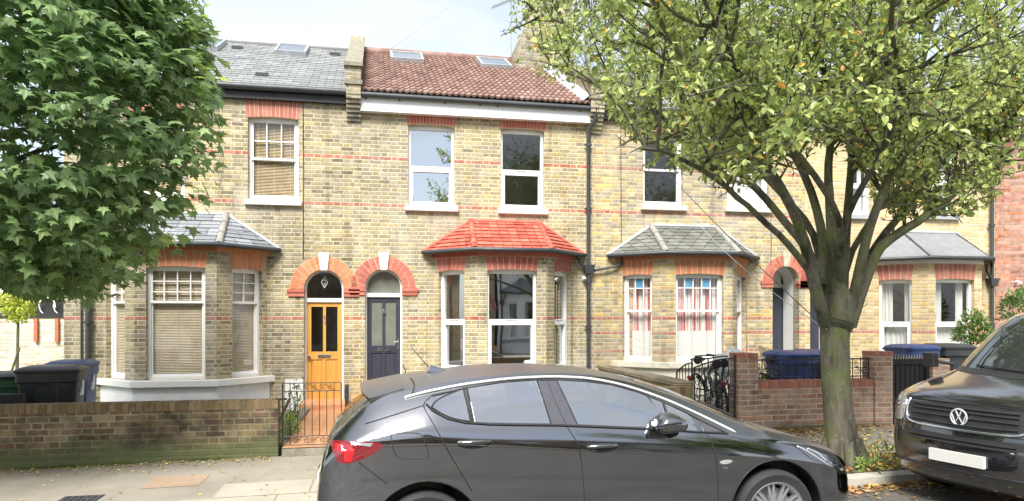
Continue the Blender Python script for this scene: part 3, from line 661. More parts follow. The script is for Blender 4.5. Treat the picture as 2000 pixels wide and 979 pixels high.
V=MB().frame(*FRF); V.box(XBC+.14,XCD,0,.10,5.84,6.04); V.build('fascia',M_plastic,hC)
gutter(hC,[(XBC+.2,YF-.17,6.04),(XCD,YF-.17,6.04)],.06)
parapet(hC,XBC-.14,XBC+.14,M_stock2)
V=MB().frame((0,0,0),(1,0,0),(0,1,0)); V.prism([(3.45,7.9),(4.95,7.9),(4.95,10.2),(4.15,10.2),(4.05,9.7),(3.62,8.75)],17.45,19.0)
ch=V.build('chimney',M_dark,hC,fixn=True)
V=MB(); V.box(4.05,5.0,17.4,19.05,10.2,10.3); V.box(3.98,5.02,17.37,19.08,9.85,9.93); V.build('chimney_cap',M_stone,ch)
for i in range(3):
    V=MB(); V.lathe([(.0,10.3),(.12,10.3),(.10,10.7),(.12,10.72),(.09,10.74),(.085,10.4)],(4.5,17.8+i*.42,0),k=12); V.build('chimney_pot',M_arch_p,ch,smooth=50)
# --- house with the lead bay roof
hD=thing('terraced_house',(XCD,YF,0),'clean yellow brick terraced house with grey metal bay roof at the right','house',HG)
cxD=2*XCD-cxC
wD1=(FX(1655),FX(1702),FZ(1680,420),FZ(1680,300),.03); wD2=(FX(1808),FX(1866),FZ(1840,421),FZ(1840,290),.03); dD=(cxD-hwC,cxD+hwC,.36,dC[3],hwC)
facade(hD,XCD,XDE,[wD1,wD2,dD],M_yel,12.33)
shell(hD,XCD+.01,XDE-.01,M_dark)
for w_ in (wD1,wD2):
    window(hD,FRF,w_[0],w_[1],w_[2],w_[3],.03,(w_[2]+w_[3])/2,'upvc',glassm=M_glass,sillm=M_grey,cur='side'); soldier(hD,FRF,w_[0]-.03,w_[1]+.03,w_[3],w_[3]+.26,.03,13,M_arch_p,.03)
bay(hD,12.33,M_yel,M_arch_p,.6,2.62,1.66,'upvc','lead','lead',M_grey,M_yel,M_glass,cur='side')
corbel_arch(hD,cxD,hwC,spC,.24,M_arch_r,M_stone)
slope_slates(hD,XCD,XDE,YE,ZE,YR,ZR,M_slate)
V=MB().frame(*FRF); V.box(XCD,XDE,0,.12,5.84,6.04); V.build('fascia',M_grey,hD)
gutter(hD,[(XCD,YF-.18,6.04),(XDE,YF-.18,6.04)],.06)
parapet(hD,XDE-.12,XDE+.12,M_redhouse)
# --- red brick house at the edge
hE=thing('terraced_house',(XDE,YF,0),'red brick house with projecting bay at the far right edge','house',HG)
V=MB(); b0=XDE+.42
V.mesh([(XDE+.01,YF,-.3),(b0,YF,-.3),(b0+.75,YB,-.3),(b0+2.4,YB,-.3),(b0+3.1,YF,-.3),(XDE+5,YF,-.3)]+[(XDE+.01,YF,6.0),(b0,YF,6.0),(b0+.75,YB,6.0),(b0+2.4,YB,6.0),(b0+3.1,YF,6.0),(XDE+5,YF,6.0)],[(i,i+1,i+7,i+6) for i in range(5)])
V.build('wall',M_redhouse,hE); shell(hE,XDE+.02,XDE+5,M_redhouse)
slope_slates(hE,XDE+.12,XDE+5,YE,ZE,YR,ZR,M_slate)
V=MB(); V.mesh([(b0+.05,YF,2.95),(b0+.8,YB-.12,2.95),(b0+2.4,YB-.12,2.95),(b0+2.4,YF,2.95),(b0+.05,YF,3.35),(b0+.8,YB-.12,3.35),(b0+2.4,YB-.12,3.35),(b0+2.4,YF,3.35)],[(0,1,5,4),(1,2,6,5),(3,2,1,0),(4,5,6,7)]); V.build('bay_cornice',M_white,hE)
V=MB(); V.box(b0+.1,b0+3,YB-.25,YF,6.0,6.25); V.build('fascia',M_white,hE)
W=MB(); fr=(Vector((b0+.75,YB,0)),Vector((1,0,0)),Vector((0,-1,0)))
window(hE,fr,.3,1.3,.9,2.7,0,None,'upvc',rec=-.08,cur='net'); window(hE,fr,.3,1.3,3.9,5.5,0,None,'upvc',rec=-.08,cur='net')

# ---- doors
def doorset(house, d, spring, leafm, style, depth=.14, leaf_z1=None):
    a0,a1,z0,z1=d[:4]; cx=(a0+a1)/2; r=(a1-a0)/2; F=MB().frame(*FRF); b=-depth
    fw=.035; F.box(a0,a0+fw,b-.06,b+.02,z0,spring); F.box(a1-fw,a1,b-.06,b+.02,z0,spring); F.box(a0+fw,a1-fw,b-.06,b+.03,leaf_z1,leaf_z1+.075)
    for i in range(12):
        t0=math.pi*i/12; t1=math.pi*(i+1)/12
        F.prism([(cx+(r-.035)*math.cos(t0),spring+(r-.035)*math.sin(t0)),(cx+r*math.cos(t0),spring+r*math.sin(t0)),(cx+r*math.cos(t1),spring+r*math.sin(t1)),(cx+(r-.035)*math.cos(t1),spring+(r-.035)*math.sin(t1))],b-.06,b+.02)
    F.build('door_frame',M_white,house)
    G=MB().frame(*FRF); G.face([(x,b-.03,z) for x,z in archtop(a0+.02,a1-.02,leaf_z1+.05,z1-.01,r-.02)]); fan=G.build('fanlight',M_glass if style=='orange' else M_fan,house)
    if style=='orange':   # number two in a diamond
        T=MB().frame(*FRF); zc=(leaf_z1+.07+z1)/2+.04; q=.085; e=.008
        for (x0,y0,x1,y1) in ((-1,0,0,1.25),(0,1.25,1,0),(1,0,0,-1.25),(0,-1.25,-1,0)):
            T.tube([(cx+x0*q*.7,b-.02,zc+y0*q),(cx+x1*q*.7,b-.02,zc+y1*q)],.006,5)
        T.tube([(cx-.022,b-.02,zc+.028),(cx-.010,b-.02,zc+.042),(cx+.012,b-.02,zc+.042),(cx+.022,b-.02,zc+.024),(cx+.012,b-.02,zc+.002),(cx-.024,b-.02,zc-.038),(cx+.026,b-.02,zc-.038)],.006,5)
        T.build('house_number',M_white,fan)
    D=MB().frame(*FRF); L0,L1=a0+fw,a1-fw; zt=leaf_z1; zm=z0+(zt-z0)*.44; zg=zm+.10; st=.085; mu=.055; db=b-.05; df=b-.005
    D.box(L0,L0+st,db,df,z0,zt); D.box(L1-st,L1,db,df,z0,zt); D.box(cx-mu/2,cx+mu/2,db,df,z0,zt)
    for p,q in ((L0+st,cx-mu/2),(cx+mu/2,L1-st)):
        D.box(p,q,db,df,zt-.09,zt); D.box(p,q,db,df,zm-.05,zg); D.box(p,q,db,df,z0,z0+.16)
        D.box(p,q,db,df-.018,z0+.16,zm-.05); D.box(p+.03,q-.03,df-.018,df-.006,z0+.19,zm-.08)
    dr=D.build('door',leafm,house,bevel=.003)
    G=MB().frame(*FRF)
    for p,q in ((L0+st,cx-mu/2),(cx+mu/2,L1-st)): G.face([(p,df-.02,zg),(q,df-.02,zg),(q,df-.02,zt-.09),(p,df-.02,zt-.09)])
    G.build('door_glass',M_glass if style=='orange' else M_fan,dr)
    T=MB().frame(*FRF); T.box(cx-.12,cx+.12,df,df+.012,zm-.015,zm+.045); T.box(cx-.10,cx+.10,df+.012,df+.02,zm-.003,zm+.033); T.build('letterbox',M_chrome,dr)
    T=MB().frame(*FRF)
    if style=='orange':
        T.tube([(L0+.045,df,zm+.0),(L0+.045,df+.05,zm+.0)],[.02,.032],10); T.build('door_knob',M_chrome,dr); T=MB().frame(*FRF); T.tube([(cx,df,zt-.26),(cx,df+.02,zt-.26),(cx,df+.02,zt-.40)],.010,6)
    else:
        T.box(L1-.055,L1-.025,df,df+.012,zm+.02,zm+.25); T.tube([(L1-.04,df+.03,zm+.17),(L1-.13,df+.035,zm+.17)],.009,6); T.build('lever_handle',M_chrome,dr); T=MB().frame(*FRF); T.lathe([(.0,.0),(.035,.0),(.030,.02),(0,.03)],(cx,YF-df,zt-.33),'y',14) if False else T.tube([(cx,df,zt-.30),(cx,df+.02,zt-.30)],.035,12)
        T.tube([(cx,df+.005,zt-.27),(cx,df+.005,zt-.24)],.012,6)
    T.build('door_knocker',M_chrome,dr)
    return dr
M_fan=plain('frosted_grey_door_glass',(.16,.17,.14),.12,var=.1,coat=.5)
t=NT('orange_varnished_wood'); oc=t.n('ShaderNodeTexCoord').outputs['Object']; mp=t.n('ShaderNodeMapping'); mp.inputs['Scale'].default_value=(14,3,.7); t.L(oc,mp.inputs[0])
M_orange=t.surf(t.pr(t.mix(t.mr(t.noise(mp.outputs[0],3,6,.65),.3,.7),(.58,.27,.055),(.70,.38,.09)),.32,coat=.4))
M_navy=plain('navy_door_paint',(.036,.040,.058),.38,var=.05)
doorset(hA,dA,spA,M_orange,'orange',leaf_z1=FZ(632,590)); doorset(hB,dB,spB,M_navy,'navy',leaf_z1=FZ(750,580))
for h_,d_,sp_,cx_ in ((hC,dC,spC,cxC),(hD,dD,spC,cxD)):   # recessed porches with whitewashed cheeks
    a0,a1=d_[0]-.0,d_[1]+.0; M=MB().frame(*FRF); dp=.62; out=archtop(d_[0],d_[1],d_[2],d_[3],hwC-.001)
    n=len(out)
    for i in range(1,n): p,q=out[i],out[(i+1)%n]; M.face([(p[0],-.20,p[1]),(q[0],-.20,q[1]),(q[0],-dp,q[1]),(p[0],-dp,p[1])])
    M.build('porch',M_render,h_); M=MB().frame(*FRF); M.box(a0-.3,a1+.3,-dp-.05,-dp,d_[2],spC-.12); M.build('door',M_fan if False else M_navy,h_)
    M=MB().frame(*FRF); M.box(a0-.3,a1+.3,-dp-.05,-dp+.02,spC-.12,spC-.05); M.box(a0-.3,a1+.3,-dp-.05,-dp-.02,spC-.05,d_[3]+.1); M.build('door_frame',M_white,h_)
    M=MB().frame(*FRF); M.box(a0-.1,a1+.1,-dp,.35,d_[2]-.35,d_[2]); M.build('step',M_cream,h_)
# steps under the two front doors
M=MB(); M.box(dA[0]-.02,dA[1]+.12,13.42,YF+.2,.0,.215); M.build('step',M_terra,hA,bevel=.01)
M=MB(); M.box(dB[0]-.25,dB[1]+.1,13.5,YF+.2,.0,.315); M.build('step',M_terra,hB,bevel=.01)
# downpipes
def pipe(name,parent,pts,r=.036,cl=(),hop=None):
    M=MB(); M.tube(pts,r,10)
    for z in cl: 
        x,y=[ (p[0],p[1]) for p in pts][-1]; M.tube([(x,y,z-.03),(x,y,z+.03)],r*1.35,10); M.box(x-.075,x+.075,y+.01,y+.05,z-.015,z+.015)
    if hop: x,y,z=hop; M.mesh([(x-.07,y-.06,z-.12),(x+.07,y-.06,z-.12),(x+.07,y+.06,z-.12),(x-.07,y+.06,z-.12),(x-.12,y-.09,z+.06),(x+.12,y-.09,z+.06),(x+.12,y+.07,z+.06),(x-.12,y+.07,z+.06)],[(0,3,2,1),(0,1,5,4),(1,2,6,5),(2,3,7,6),(3,0,4,7),(4,5,6,7)])
    return M.build(name,M_blackpipe,parent,smooth=50)
xp=FX(1147); yp=YF-.09
pipe('downpipe',hB,[(XBC-.03,YF-.24,6.0),(XBC-.03,YF-.22,5.82),(xp,yp,5.60),(xp,yp,2.9),(xp,yp,-.2)],.04,(5.3,4.0,2.5,1.6),(xp,yp,FZ(1150,524)))
pipe('downpipe',hB,[(FX(1122),YF-.1,3.02),(FX(1128),YF-.1,2.95),(xp-.08,yp,2.76)],.025)
pipe('downpipe',hC,[(FX(1211),YF-.1,3.04),(FX(1211),YF-.1,2.88),(FX(1196),YF-.08,2.82),(xp+.08,yp,2.74)],.025)
pipe('downpipe',hA,[(-4.99,YF-.09,6.0),(-4.99,YF-.09,-.2)],.045,(5.,3.3,1.7,1.0))
pipe('downpipe',hA,[(FX(160),YF-.03,6.0),(FX(160),YF-.03,-.2)],.014)
xq=XDE-.16; pipe('downpipe',hD,[(xq,YF-.09,6.0),(xq,YF-.09,-.2)],.04,(5.,3.9,1.6),(xq,YF-.1,2.62)); pipe('downpipe',hD,[(XDE-.33,YF-.12,3.0),(XDE-.34,YF-.12,2.85),(XDE-.2,YF-.1,2.68)],.028)
for h_,px_,pts in ((hA,592,(6.0,2.9)),(hC,1212,(5.9,1.0)),(hC,1505,(3.9,2.9))):
    M=MB(); x=FX(px_); M.tube([(x,YF-.012,pts[0]),(x+.01,YF-.012,(pts[0]+pts[1])/2),(x,YF-.012,pts[1])],.007,5); M.build('wall_cable',M_black,h_)
M=MB(); x=FX(1139); M.tube([(x,YF-.03,FZ(1139,541)),(x+.01,YF-.07,FZ(1139,545)-.02)],[.03,.045],8); M.build('alarm_sensor',M_white,hB)
M=MB(); x=FX(1712); z=FZ(1705,600); M.box(x-.55,x-.54,YF-.02,YF,z-.12,z+.12); M.tube([(x-.545,YF-.02,z-.1),(x-.40,YF-.10,z+.0),(x-.33,YF-.15,z+.08)],.007,5); M.tube([(x-.545,YF-.02,z+.02),(x-.42,YF-.12,z+.03)],.007,5); M.build('wall_bracket',M_black,hD)

# opposite side of the street (mirrored in the car and the windows)
opp=[(hB,6.2,'yellow brick house across the street, mirrored in the car door panels'),(hC,1.4,'ochre brick house across the street, mirrored in the bay window'),(hD,11.2,'clean yellow house across the street, mirrored at the car bonnet'),(hA,-3.4,'slate roofed house across the street, mirrored in the car tail')]
for h_,x_,l_ in opp:
    c=dup(h_); c.location=(x_,-9.5,0); c.rotation_euler=(0,0,math.pi); c['label']=l_; c['group']='houses across the street'
    if h_ is hD:
        c['label']='white rendered house across the street, mirrored pale in the red roofed bay window'
        for ch_ in kids(c):
            for sl in getattr(ch_,'material_slots',[]):
                if sl.material in (M_yel,M_arch_p): sl.link='OBJECT'; sl.material=M_render

# ================================================================== GROUND
def strip(name,Y0,Y1,off,mat,X0=-60,X1=90,n=75,kind='structure',lab=None,d0=0.,d1=0.):
    M=MB()
    for i in range(n):
        a=X0+(X1-X0)*i/n; b=X0+(X1-X0)*(i+1)/n
        M.mesh([(a,Y0,gz(a)+off+d0),(b,Y0,gz(b)+off+d0),(b,Y1,gz(b)+off+d1),(a,Y1,gz(a)+off+d1)],[(0,1,2,3)])
    o=M.build(name,mat); tag(o,kind=kind)
    if lab: o['label']=lab
    return o
strip('ground',-250,250,-.06,M_soil,-400,400,40)
strip('road',-1.6,YK,.0,M_road)
strip('pavement',YK+.145,YW,PAV,M_pave,d0=0,d1=-.0)
strip('opposite_pavement',-4.6,-1.6,PAV,M_pave)
strip('front_garden',YW,24,.09,M_soil)
M=MB(); x=-30.
while x<45:
    L=.914; g=gz(x); g2=gz(x+L); zt=.0
    M.mesh([(x+.004,YK,g+.0-.05),(x+L-.004,YK,g2-.05),(x+L-.004,YK+.15,g2-.05),(x+.004,YK+.15,g-.05),(x+.004,YK,g+PAV+zt-.006),(x+L-.004,YK,g2+PAV+zt-.006),(x+L-.004,YK+.15,g2+PAV+.004),(x+.004,YK+.15,g+PAV+.004)],[(0,1,5,4),(1,2,6,5),(2,3,7,6),(3,0,4,7),(4,5,6,7)]); x+=L
tag(M.build('kerb',M_conc,bevel=.008),kind='structure')
# slabs in the footway, crossing the verge to the gate
SL=MB(); SO=MB()
def slabq(M,x0,x1,y0,y1,sk=0.,h=.004):
    M.mesh([(x0+.008,y0+.008,gz(x0)+PAV+h),(x1-.008,y0+.008,gz(x1)+PAV+h),(x1-.008+sk,y1-.008,gz(x1)+PAV+h),(x0+.008+sk,y1-.008,gz(x0)+PAV+h)],[(0,1,2,3)])
for i in range(-9,14):
    for j in range(2):
        x0=i*.92+(.3 if j else 0); y0=YK+.15+j*.62
        if (x0<-2.1): continue
        if x0>3.4: continue
        if j==9: slabq(SO,x0,x0+.92,y0,y0+.62)
        else: slabq(SL,x0,x0+.92,y0,y0+.62)
slabq(SO,-2.38,-1.78,YK+1.38,YK+1.95)
tag(SL.build('paving_slabs',M_slab),kind='structure'); tag(SO.build('brown_paving_slabs',M_slabO),kind='structure')
M=MB(); 
for x0,y0,w_,h_ in ((-3.0,7.55,.42,.3),(-.62,8.55,.28,.22)):
    M.box(x0,x0+w_,y0,y0+h_,gz(x0)+PAV-.02,gz(x0)+PAV+.006); 
    for k in range(6): M.box(x0+.03+k*(w_-.06)/6,x0+.03+(k+.5)*(w_-.06)/6,y0+.03,y0+h_-.03,gz(x0)+PAV+.006,gz(x0)+PAV+.012)
tag(M.build('drain_cover',M_blackpipe),kind='structure')
M=MB(); gx0,gx1=FX(597)-.05,FX(671)+.2
pg0,pg1=-1.12,-.35
M.mesh([(pg0,YW-.05,.145),(pg1,YW-.05,.150),(dA[1]+.12,13.43,.105),(dA[0]-.02,13.43,.10)],[(0,1,2,3)])
tag(M.build('garden_path',M_terra),kind='structure')
M=MB(); M.box(pg0,pg1,YW-.07,YW+.02,-.05,.135); M.box(pg0-.14,pg0+.0,YW+.24,13.4,-.05,.16) ; tag(M.build('path_edging',M_copd),kind='structure')
M=MB(); M.mesh([(-16,16.2,.40),(-5.5,16.2,.40),(-5.5,22,.5),(-16,22,.5),(-16,12.8,.12),(-5.5,12.8,.12)],[(0,1,2,3),(4,5,1,0)]); tag(M.build('side_lawn',M_grass),kind='structure')

# ================================================================== GARDEN WALLS, GATES, RAILINGS
def gwall(name,x0,x1,y0,y1,ztop,mat,label,cat='garden wall',cap=None,zslope=0.):
    M=MB(); M.mesh([(x0,y0,-.3),(x1,y0,-.3),(x1,y1,-.3),(x0,y1,-.3),(x0,y0,ztop),(x1,y0,ztop+zslope),(x1,y1,ztop+zslope),(x0,y1,ztop)],[(0,1,5,4),(1,2,6,5),(2,3,7,6),(3,0,4,7),(4,5,6,7)])
    if cap:
        c=MB(); n=max(1,int((x1-x0)/.0755)) if x1-x0>y1-y0 else 0
        o=thing(name,(x0,y0,0),label,cat); M.build('brickwork',mat,o,bevel=.006)
        if n:
            for i in range(n):
                a=x0+(x1-x0)*i/n; b=x0+(x1-x0)*(i+1)/n; zz=ztop+zslope*(i/n); j=random.uniform(-.004,.004)
                c.mesh([(a+.005,y0-.004+j,zz),(b-.005,y0-.004+j,zz),(b-.005,y1+.004,zz),(a+.005,y1+.004,zz),(a+.005,y0-.004+j,zz+.105+j),(b-.005,y0-.004+j,zz+.105+j),(b-.005,y1+.004,zz+.105),(a+.005,y1+.004,zz+.105)],[(0,1,5,4),(1,2,6,5),(2,3,7,6),(3,0,4,7),(4,5,6,7)],0,(random.random(),.5))
            c.box(x0+.003,x1-.003,y0+.004,y1-.004,ztop,ztop+.095,1)
            c.build('coping',[cap,M_lowwall],o)
        return o
    return tag(M.build(name,mat,loc=(x0,y0,0),bevel=.008),label,cat)
M_capL=blockmat('sooty_coping_brick',(.15,.11,.06),(.27,.19,.10))
gwall('garden_wall',-9.5,-1.17,YW,YW+.22,.64,M_gwall,'mossy soot-stained brick garden wall along the pavement at the left',cap=M_capL)
gwall('garden_wall',.35,XBC-.05,YW,YW+.22,.70,M_lowwall,'low brown brick wall behind the grey hatchback windscreen, beside the bicycles',cap=M_capL)
M=MB(); M.box(XBC-.16,XBC+.10,YW+.23,13.3,-.3,.80); M.box(XBC-.19,XBC+.13,YW+.23,13.3,.80,.86,0); tag(M.build('party_wall',M_lowwall,loc=(XBC,YW,0),bevel=.01),'mossy low party wall running from the striped curtain bay to the pavement','garden wall')
xr0=PX(1442,0,YW).x; xr1=PX(1742,0,YW).x
gR=thing('garden_wall',(xr0,YW,0),'new orange-red brick garden wall with a square pillar at its left, behind the tree','garden wall')
M=MB(); M.box(xr0+.30,xr1-.31,YW,YW+.22,-.3,.76); M.build('brickwork',M_rwall,gR,bevel=.005)
M_capR=blockmat('red_coping_brick',(.36,.14,.10),(.48,.22,.15))
c=MB(); x=xr0+.31
while x<xr1-.33: j=random.uniform(-.003,.003); c.box(x+.004,x+.072,YW-.004+j,YW+.224,.762,.868+j,0,(random.random(),.5)); x+=.0765
c.box(xr0+.305,xr1-.313,YW+.003,YW+.217,.761,.855,1); c.build('coping',[M_capR,M_mortar],gR)
for x_,zt in ((xr0,1.205),(xr1-.30,1.21)):
    M=MB(); M.box(x_,x_+.295,YW-.03,YW+.27,-.3,zt); M.build('pillar',M_rwall,gR,bevel=.006)
    c=MB()
    for k in range(4): c.box(x_+k*.074+.003,x_+(k+1)*.074-.003,YW-.034,YW+.272,zt,zt+.07,0,(random.random(),.5))
    c.build('pillar_coping',[M_capR,M_mortar],gR)
xs2=PX(1822,0,YW).x
M=MB(); M.box(xs2,xs2+.3,YW,YW+.25,-.3,1.16); tag(M.build('brick_pillar',M_rwall,loc=(xs2,YW,0),bevel=.006),'short red brick pillar right of the dark wooden gate','pillar')
gwall('garden_wall',xs2+.31,xs2+6,YW,YW+.22,.9,M_rwall,'red brick garden wall hidden behind the van')
def scroll(M,cx,z,r,y,dirn=1,turns=1.6,t=.006):
    pts=[]
    for i in range(22):
        f=i/21; a=dirn*(f*turns*2*math.pi)+math.pi/2; rr=r*(1-.8*f); pts.append((cx+rr*math.cos(a),y,z+rr*math.sin(a)))
    M.tube(pts,t,5)
# railing on the red wall
rl=thing('iron_railing',(xr0+.3,YW+.1,.87),'black ornamental iron railing on top of the orange-red garden wall','railing')
x0_,x1_=xr0+.30,xr1-.31; y_=YW+.11
M=MB(); M.tube([(x0_,y_,1.17),(x1_,y_,1.17)],.012,6); M.tube([(x0_,y_,.91),(x1_,y_,.91)],.010,6); M.build('rail',M_black,rl)
M=MB(); n=14
for i in range(n+1): x=x0_+(x1_-x0_)*i/n; M.tube([(x,y_,.87),(x,y_,1.19 if i%2 else 1.17)],.008,5); 
M.build('bars',M_black,rl)
M=MB()
for i in range(n):
    x=x0_+(x1_-x0_)*(i+.5)/n; scroll(M,x,.98,.055,y_,1 if i%2 else -1); scroll(M,x,1.09,.05,y_,-1 if i%2 else 1)
    M.tube([(x-.06,y_,1.03),(x,y_,1.045),(x+.06,y_,1.03)],[.004,.012,.004],5)
M.build('scrollwork',M_black,rl)
# dark wooden gate with spiked top
x0_,x1_=xr1+.01,xs2-.01; gt=thing('wooden_gate',(x0_,YW+.1,.1),'dark wooden side gate with pale pointed spikes, left of the van','gate')
M=MB(); n=7; w_=(x1_-x0_-.1)/n
for i in range(n): a=x0_+.05+i*w_; M.box(a+.008,a+w_-.008,YW+.10,YW+.125,.14,1.08)
M.build('boards',M_black,gt)
M=MB(); M.box(x0_,x0_+.05,YW+.06,YW+.14,.10,1.20); M.box(x1_-.05,x1_,YW+.06,YW+.14,.10,1.20); M.box(x0_+.05,x1_-.05,YW+.07,YW+.097,1.08,1.18); M.box(x0_+.05,x1_-.05,YW+.07,YW+.097,.2,.28); M.box(x0_+.05,x1_-.05,YW+.07,YW+.097,.5,.57); M.build('gate_frame',M_black,gt,bevel=.004)
M=MB()
for i in range(14):
    a=x0_+.04+i*(x1_-x0_-.08)/13; M.tube([(a,YW+.05,1.16),(a+.01,YW+.05,1.23)],[.012,.003],5)
M.build('spikes',M_stone,gt)
# green-black open iron gates at the bicycles
def irongate(name,xh,yh,L,ang,z0,z1,label,n,mat=M_black,dense=True,curve=True):
    o=thing(name,(xh,yh,z0),label,'gate'); u=Vector((math.cos(ang),math.sin(ang),0)); nn=Vector((u.y,-u.x,0)); fr=((xh,yh,0),u,nn)
    top=lambda a: z1-(.22*(1-(a/L))**2*-1 if False else 0)+ (.0 if not curve else -.20*(a/L)**1.6)
    M=MB().frame(*fr); M.tube([(0,0,z0),(0,0,z1+.06)],.014,6); M.tube([(L,0,z0),(L,0,top(L))],.014,6); M.tube([(L*i/8,0,top(L*i/8)) for i in range(9)],.012,6); M.tube([(0,0,z0+.08),(L,0,z0+.08)],.012,6); M.tube([(0,0,z0+(z1-z0)*.5),(L,0,z0+(z1-z0)*.5)],.010,6); M.build('gate_frame',mat,o)
    M=MB().frame(*fr)
    for i in range(1,n): a=L*i/n; M.tube([(a,0,z0+.08),(a,0,top(a))],.007,5)
    M.build('bars',mat,o)
    M=MB().frame(*fr)
    for i in range(n):
        for z in ([z0+.2,z0+.36,z0+.62,z0+.8] if dense else [z0+.16]):
            a=L*(i+.5)/n; pts=[]
            for k in range(16):
                f=k/15; t_=f*3*math.pi; rr=L/n*.5*(1-.7*f); pts.append((a+rr*math.cos(t_),0,z+rr*math.sin(t_)))
            M.tube(pts,.006,4)
    M.build('scrollwork',mat,o); return o
irongate('iron_gate',xr0-.03,YW+.05,1.0,R(99),.16,1.20,'ornate black iron gate standing open against the square brick pillar',7)
irongate('iron_gate',XBC+.14,YW+.35,.9,R(80),.16,1.12,'plain black iron gate leaf open beside the mossy party wall',5,dense=False)
# low front gate of the orange door house
gx0,gx1=PX(551,0,YW).x,PX(666,0,YW).x
o=thing('iron_gate',(gx0,YW,.13),'thin black wrought iron gate with scrolls before the orange door path','gate')
zt=PX(600,749,YW).z; zb=PX(600,870,YW).z; zt2=PX(600,765,YW).z; zb2=PX(600,853,YW).z; w_=gx1-gx0; yg=YW+.06
M=MB()
for z in (zt,zb,zt2,zb2): M.tube([(gx0,yg,z),(gx1,yg,z)],.0065,5)
M.tube([(gx0,yg,zb-.02),(gx0,yg,zt+.0)],.010,6); M.tube([(gx1,yg,zb-.0),(gx1,yg,zt)],.008,6); M.box(gx0-.09,gx0+.05,yg-.012,yg+.012,PX(600,780,YW).z-.012,PX(600,780,YW).z+.012); M.build('gate_frame',M_black,o)
M=MB()
for i in range(1,8): x=gx0+w_*i/8; M.tube([(x,yg,zb if i in (1,) else zb2),(x,yg,zt if i in (1,7) else zt2)],.0055,5)
M.build('bars',M_black,o)
M=MB()
for i in (2,3.2,4.2,5.4,6.4):
    x=gx0+w_*i/8; scroll(M,x,(zt+zt2)/2,.036,yg,1 if int(i)%2 else -1,1.5,.004); scroll(M,x,(zb+zb2)/2,.040,yg,-1 if int(i)%2 else 1,1.5,.0045)
for a_,b_ in ((1.4,2.6),(3.4,5),(5.6,7)):
    for z,s in (((zt+zt2)/2,1),((zb+zb2)/2,-1)): M.tube([(gx0+w_*(a_+(b_-a_)*k/8)/8,yg,z+s*.035*math.cos(math.pi*k/8)) for k in range(9)],.004,4)
M.build('scrollwork',M_black,o)
M=MB(); xx=PX(677,0,YW).x; M.box(xx-.025,xx+.025,YW+.04,YW+.09,.0,PX(677,757,YW).z); M.tube([(xx,YW+.065,PX(677,757,YW).z),(xx,YW+.065,PX(677,752,YW).z)],[.03,.022],8); tag(M.build('gate_post',M_black,loc=(xx,YW,0),bevel=.004),'plain black iron gate post by the grey hatchback rear window','post')
M=MB(); M.tube([(-1.42,9.65,.14),(-1.40,11.2,.18),(-1.38,12.6,.40)],[.03,.028,.026],8); tag(M.build('garden_rail',M_plastic,loc=(-1.4,9.6,0)),'dark sloping handrail lying along the left edge of the tiled path','handrail')

# ================================================================== WHEELIE BINS
def wheelie(name,x,y,rot,bodym,lidm,label,group,w=.58,d=.73,h=1.07,mark=None,z=None,wide=False):
    z0=gz(x)+.09 if z is None else z; o=thing(name,(0,0,0),label,'wheelie bin',group)
    M=MB(); hb=h-.09; q=.86
    def rr(sc,z,dy=0,r=.05):
        pts=[]; W,Dd=w/2*sc,d/2*sc
        for cx,cy,a0 in ((W-r,Dd-r,0),(-W+r,Dd-r,90),(-W+r,-Dd+r,180),(W-r,-Dd+r,270)):
            for k in range(4): a=R(a0+k*30); pts.append((cx+r*math.cos(a),cy+r*math.sin(a)+dy,z))
        return pts
    def loft(M,rings,cap=True,m=0):
        n=len(rings[0]); vs=[p for r in rings for p in r]; fs=[]
        for i in range(len(rings)-1):
            for j in range(n): fs.append((i*n+j,i*n+(j+1)%n,(i+1)*n+(j+1)%n,(i+1)*n+j))
        if cap: fs.append(tuple(range(n))[::-1]); fs.append(tuple((len(rings)-1)*n+j for j in range(n)))
        M.mesh(vs,fs,m)
    loft(M,[rr(.78,.04),rr(.80,.10),rr(.93,hb*.86),rr(.935,hb*.87),rr(1.0,hb*.88),rr(1.0,hb)])
    M.box(-.14,.14,-d*.43,-d*.47,.25,hb*.8); M.build('bin_body',bodym,o,smooth=40,bevel=.004)
    L=MB(); loft(L,[rr(1.05,hb+.002),rr(1.06,hb+.035),rr(1.0,hb+.055),rr(.80,hb+.085),rr(.55,hb+.09)]); L.box(-w*.36,w*.36,d*.5,d*.56,hb+.01,hb+.04); L.build('lid',lidm,o,smooth=40)
    L=MB(); L.tube([(-w*.42,d*.5,hb-.03),(-w*.42,d*.62,hb-.0),(w*.42,d*.62,hb-.0),(w*.42,d*.5,hb-.03)],.016,8); L.build('handle',bodym,o)
    for s in (-1,1):
        L=MB(); L.tube([(s*w*.40,d*.36,.10),(s*w*.49,d*.36,.10)],.10,16); L.build('wheel',M_tyre,o)
    if mark:  # white stepped arrow emblem on the front or side face
        L=MB(); side,=mark
        if side=='side':
            sx=w/2*.90
            for k,(a,b,c_,d_) in enumerate(((-.10,.10,.50,.54),(-.04,.10,.54,.60),(.02,.10,.60,.70),(.05,.09,.70,.76))):
                L.box(sx-.03,sx+.022,a,b,c_+.22,d_+.22)
        L.build('emblem',M_white,o)
    o.location=(x,y,z0); o.rotation_euler=(0,0,rot); return o
M_binblk=plain('black_bin_plastic',(.035,.038,.042),.42,var=.15,dirt=((.16,.15,.13),.35))
M_binblu=plain('blue_bin_plastic',(.03,.06,.19),.38,var=.1,dirt=((.30,.33,.42),.3))
M_bingrn=plain('green_bin_plastic',(.05,.13,.07),.42,var=.15,dirt=((.16,.17,.12),.3))
def bx(px,py,Y): return PX(px,py,Y).x
GB='wheelie bins left of the slate roofed house'; zB=-.02
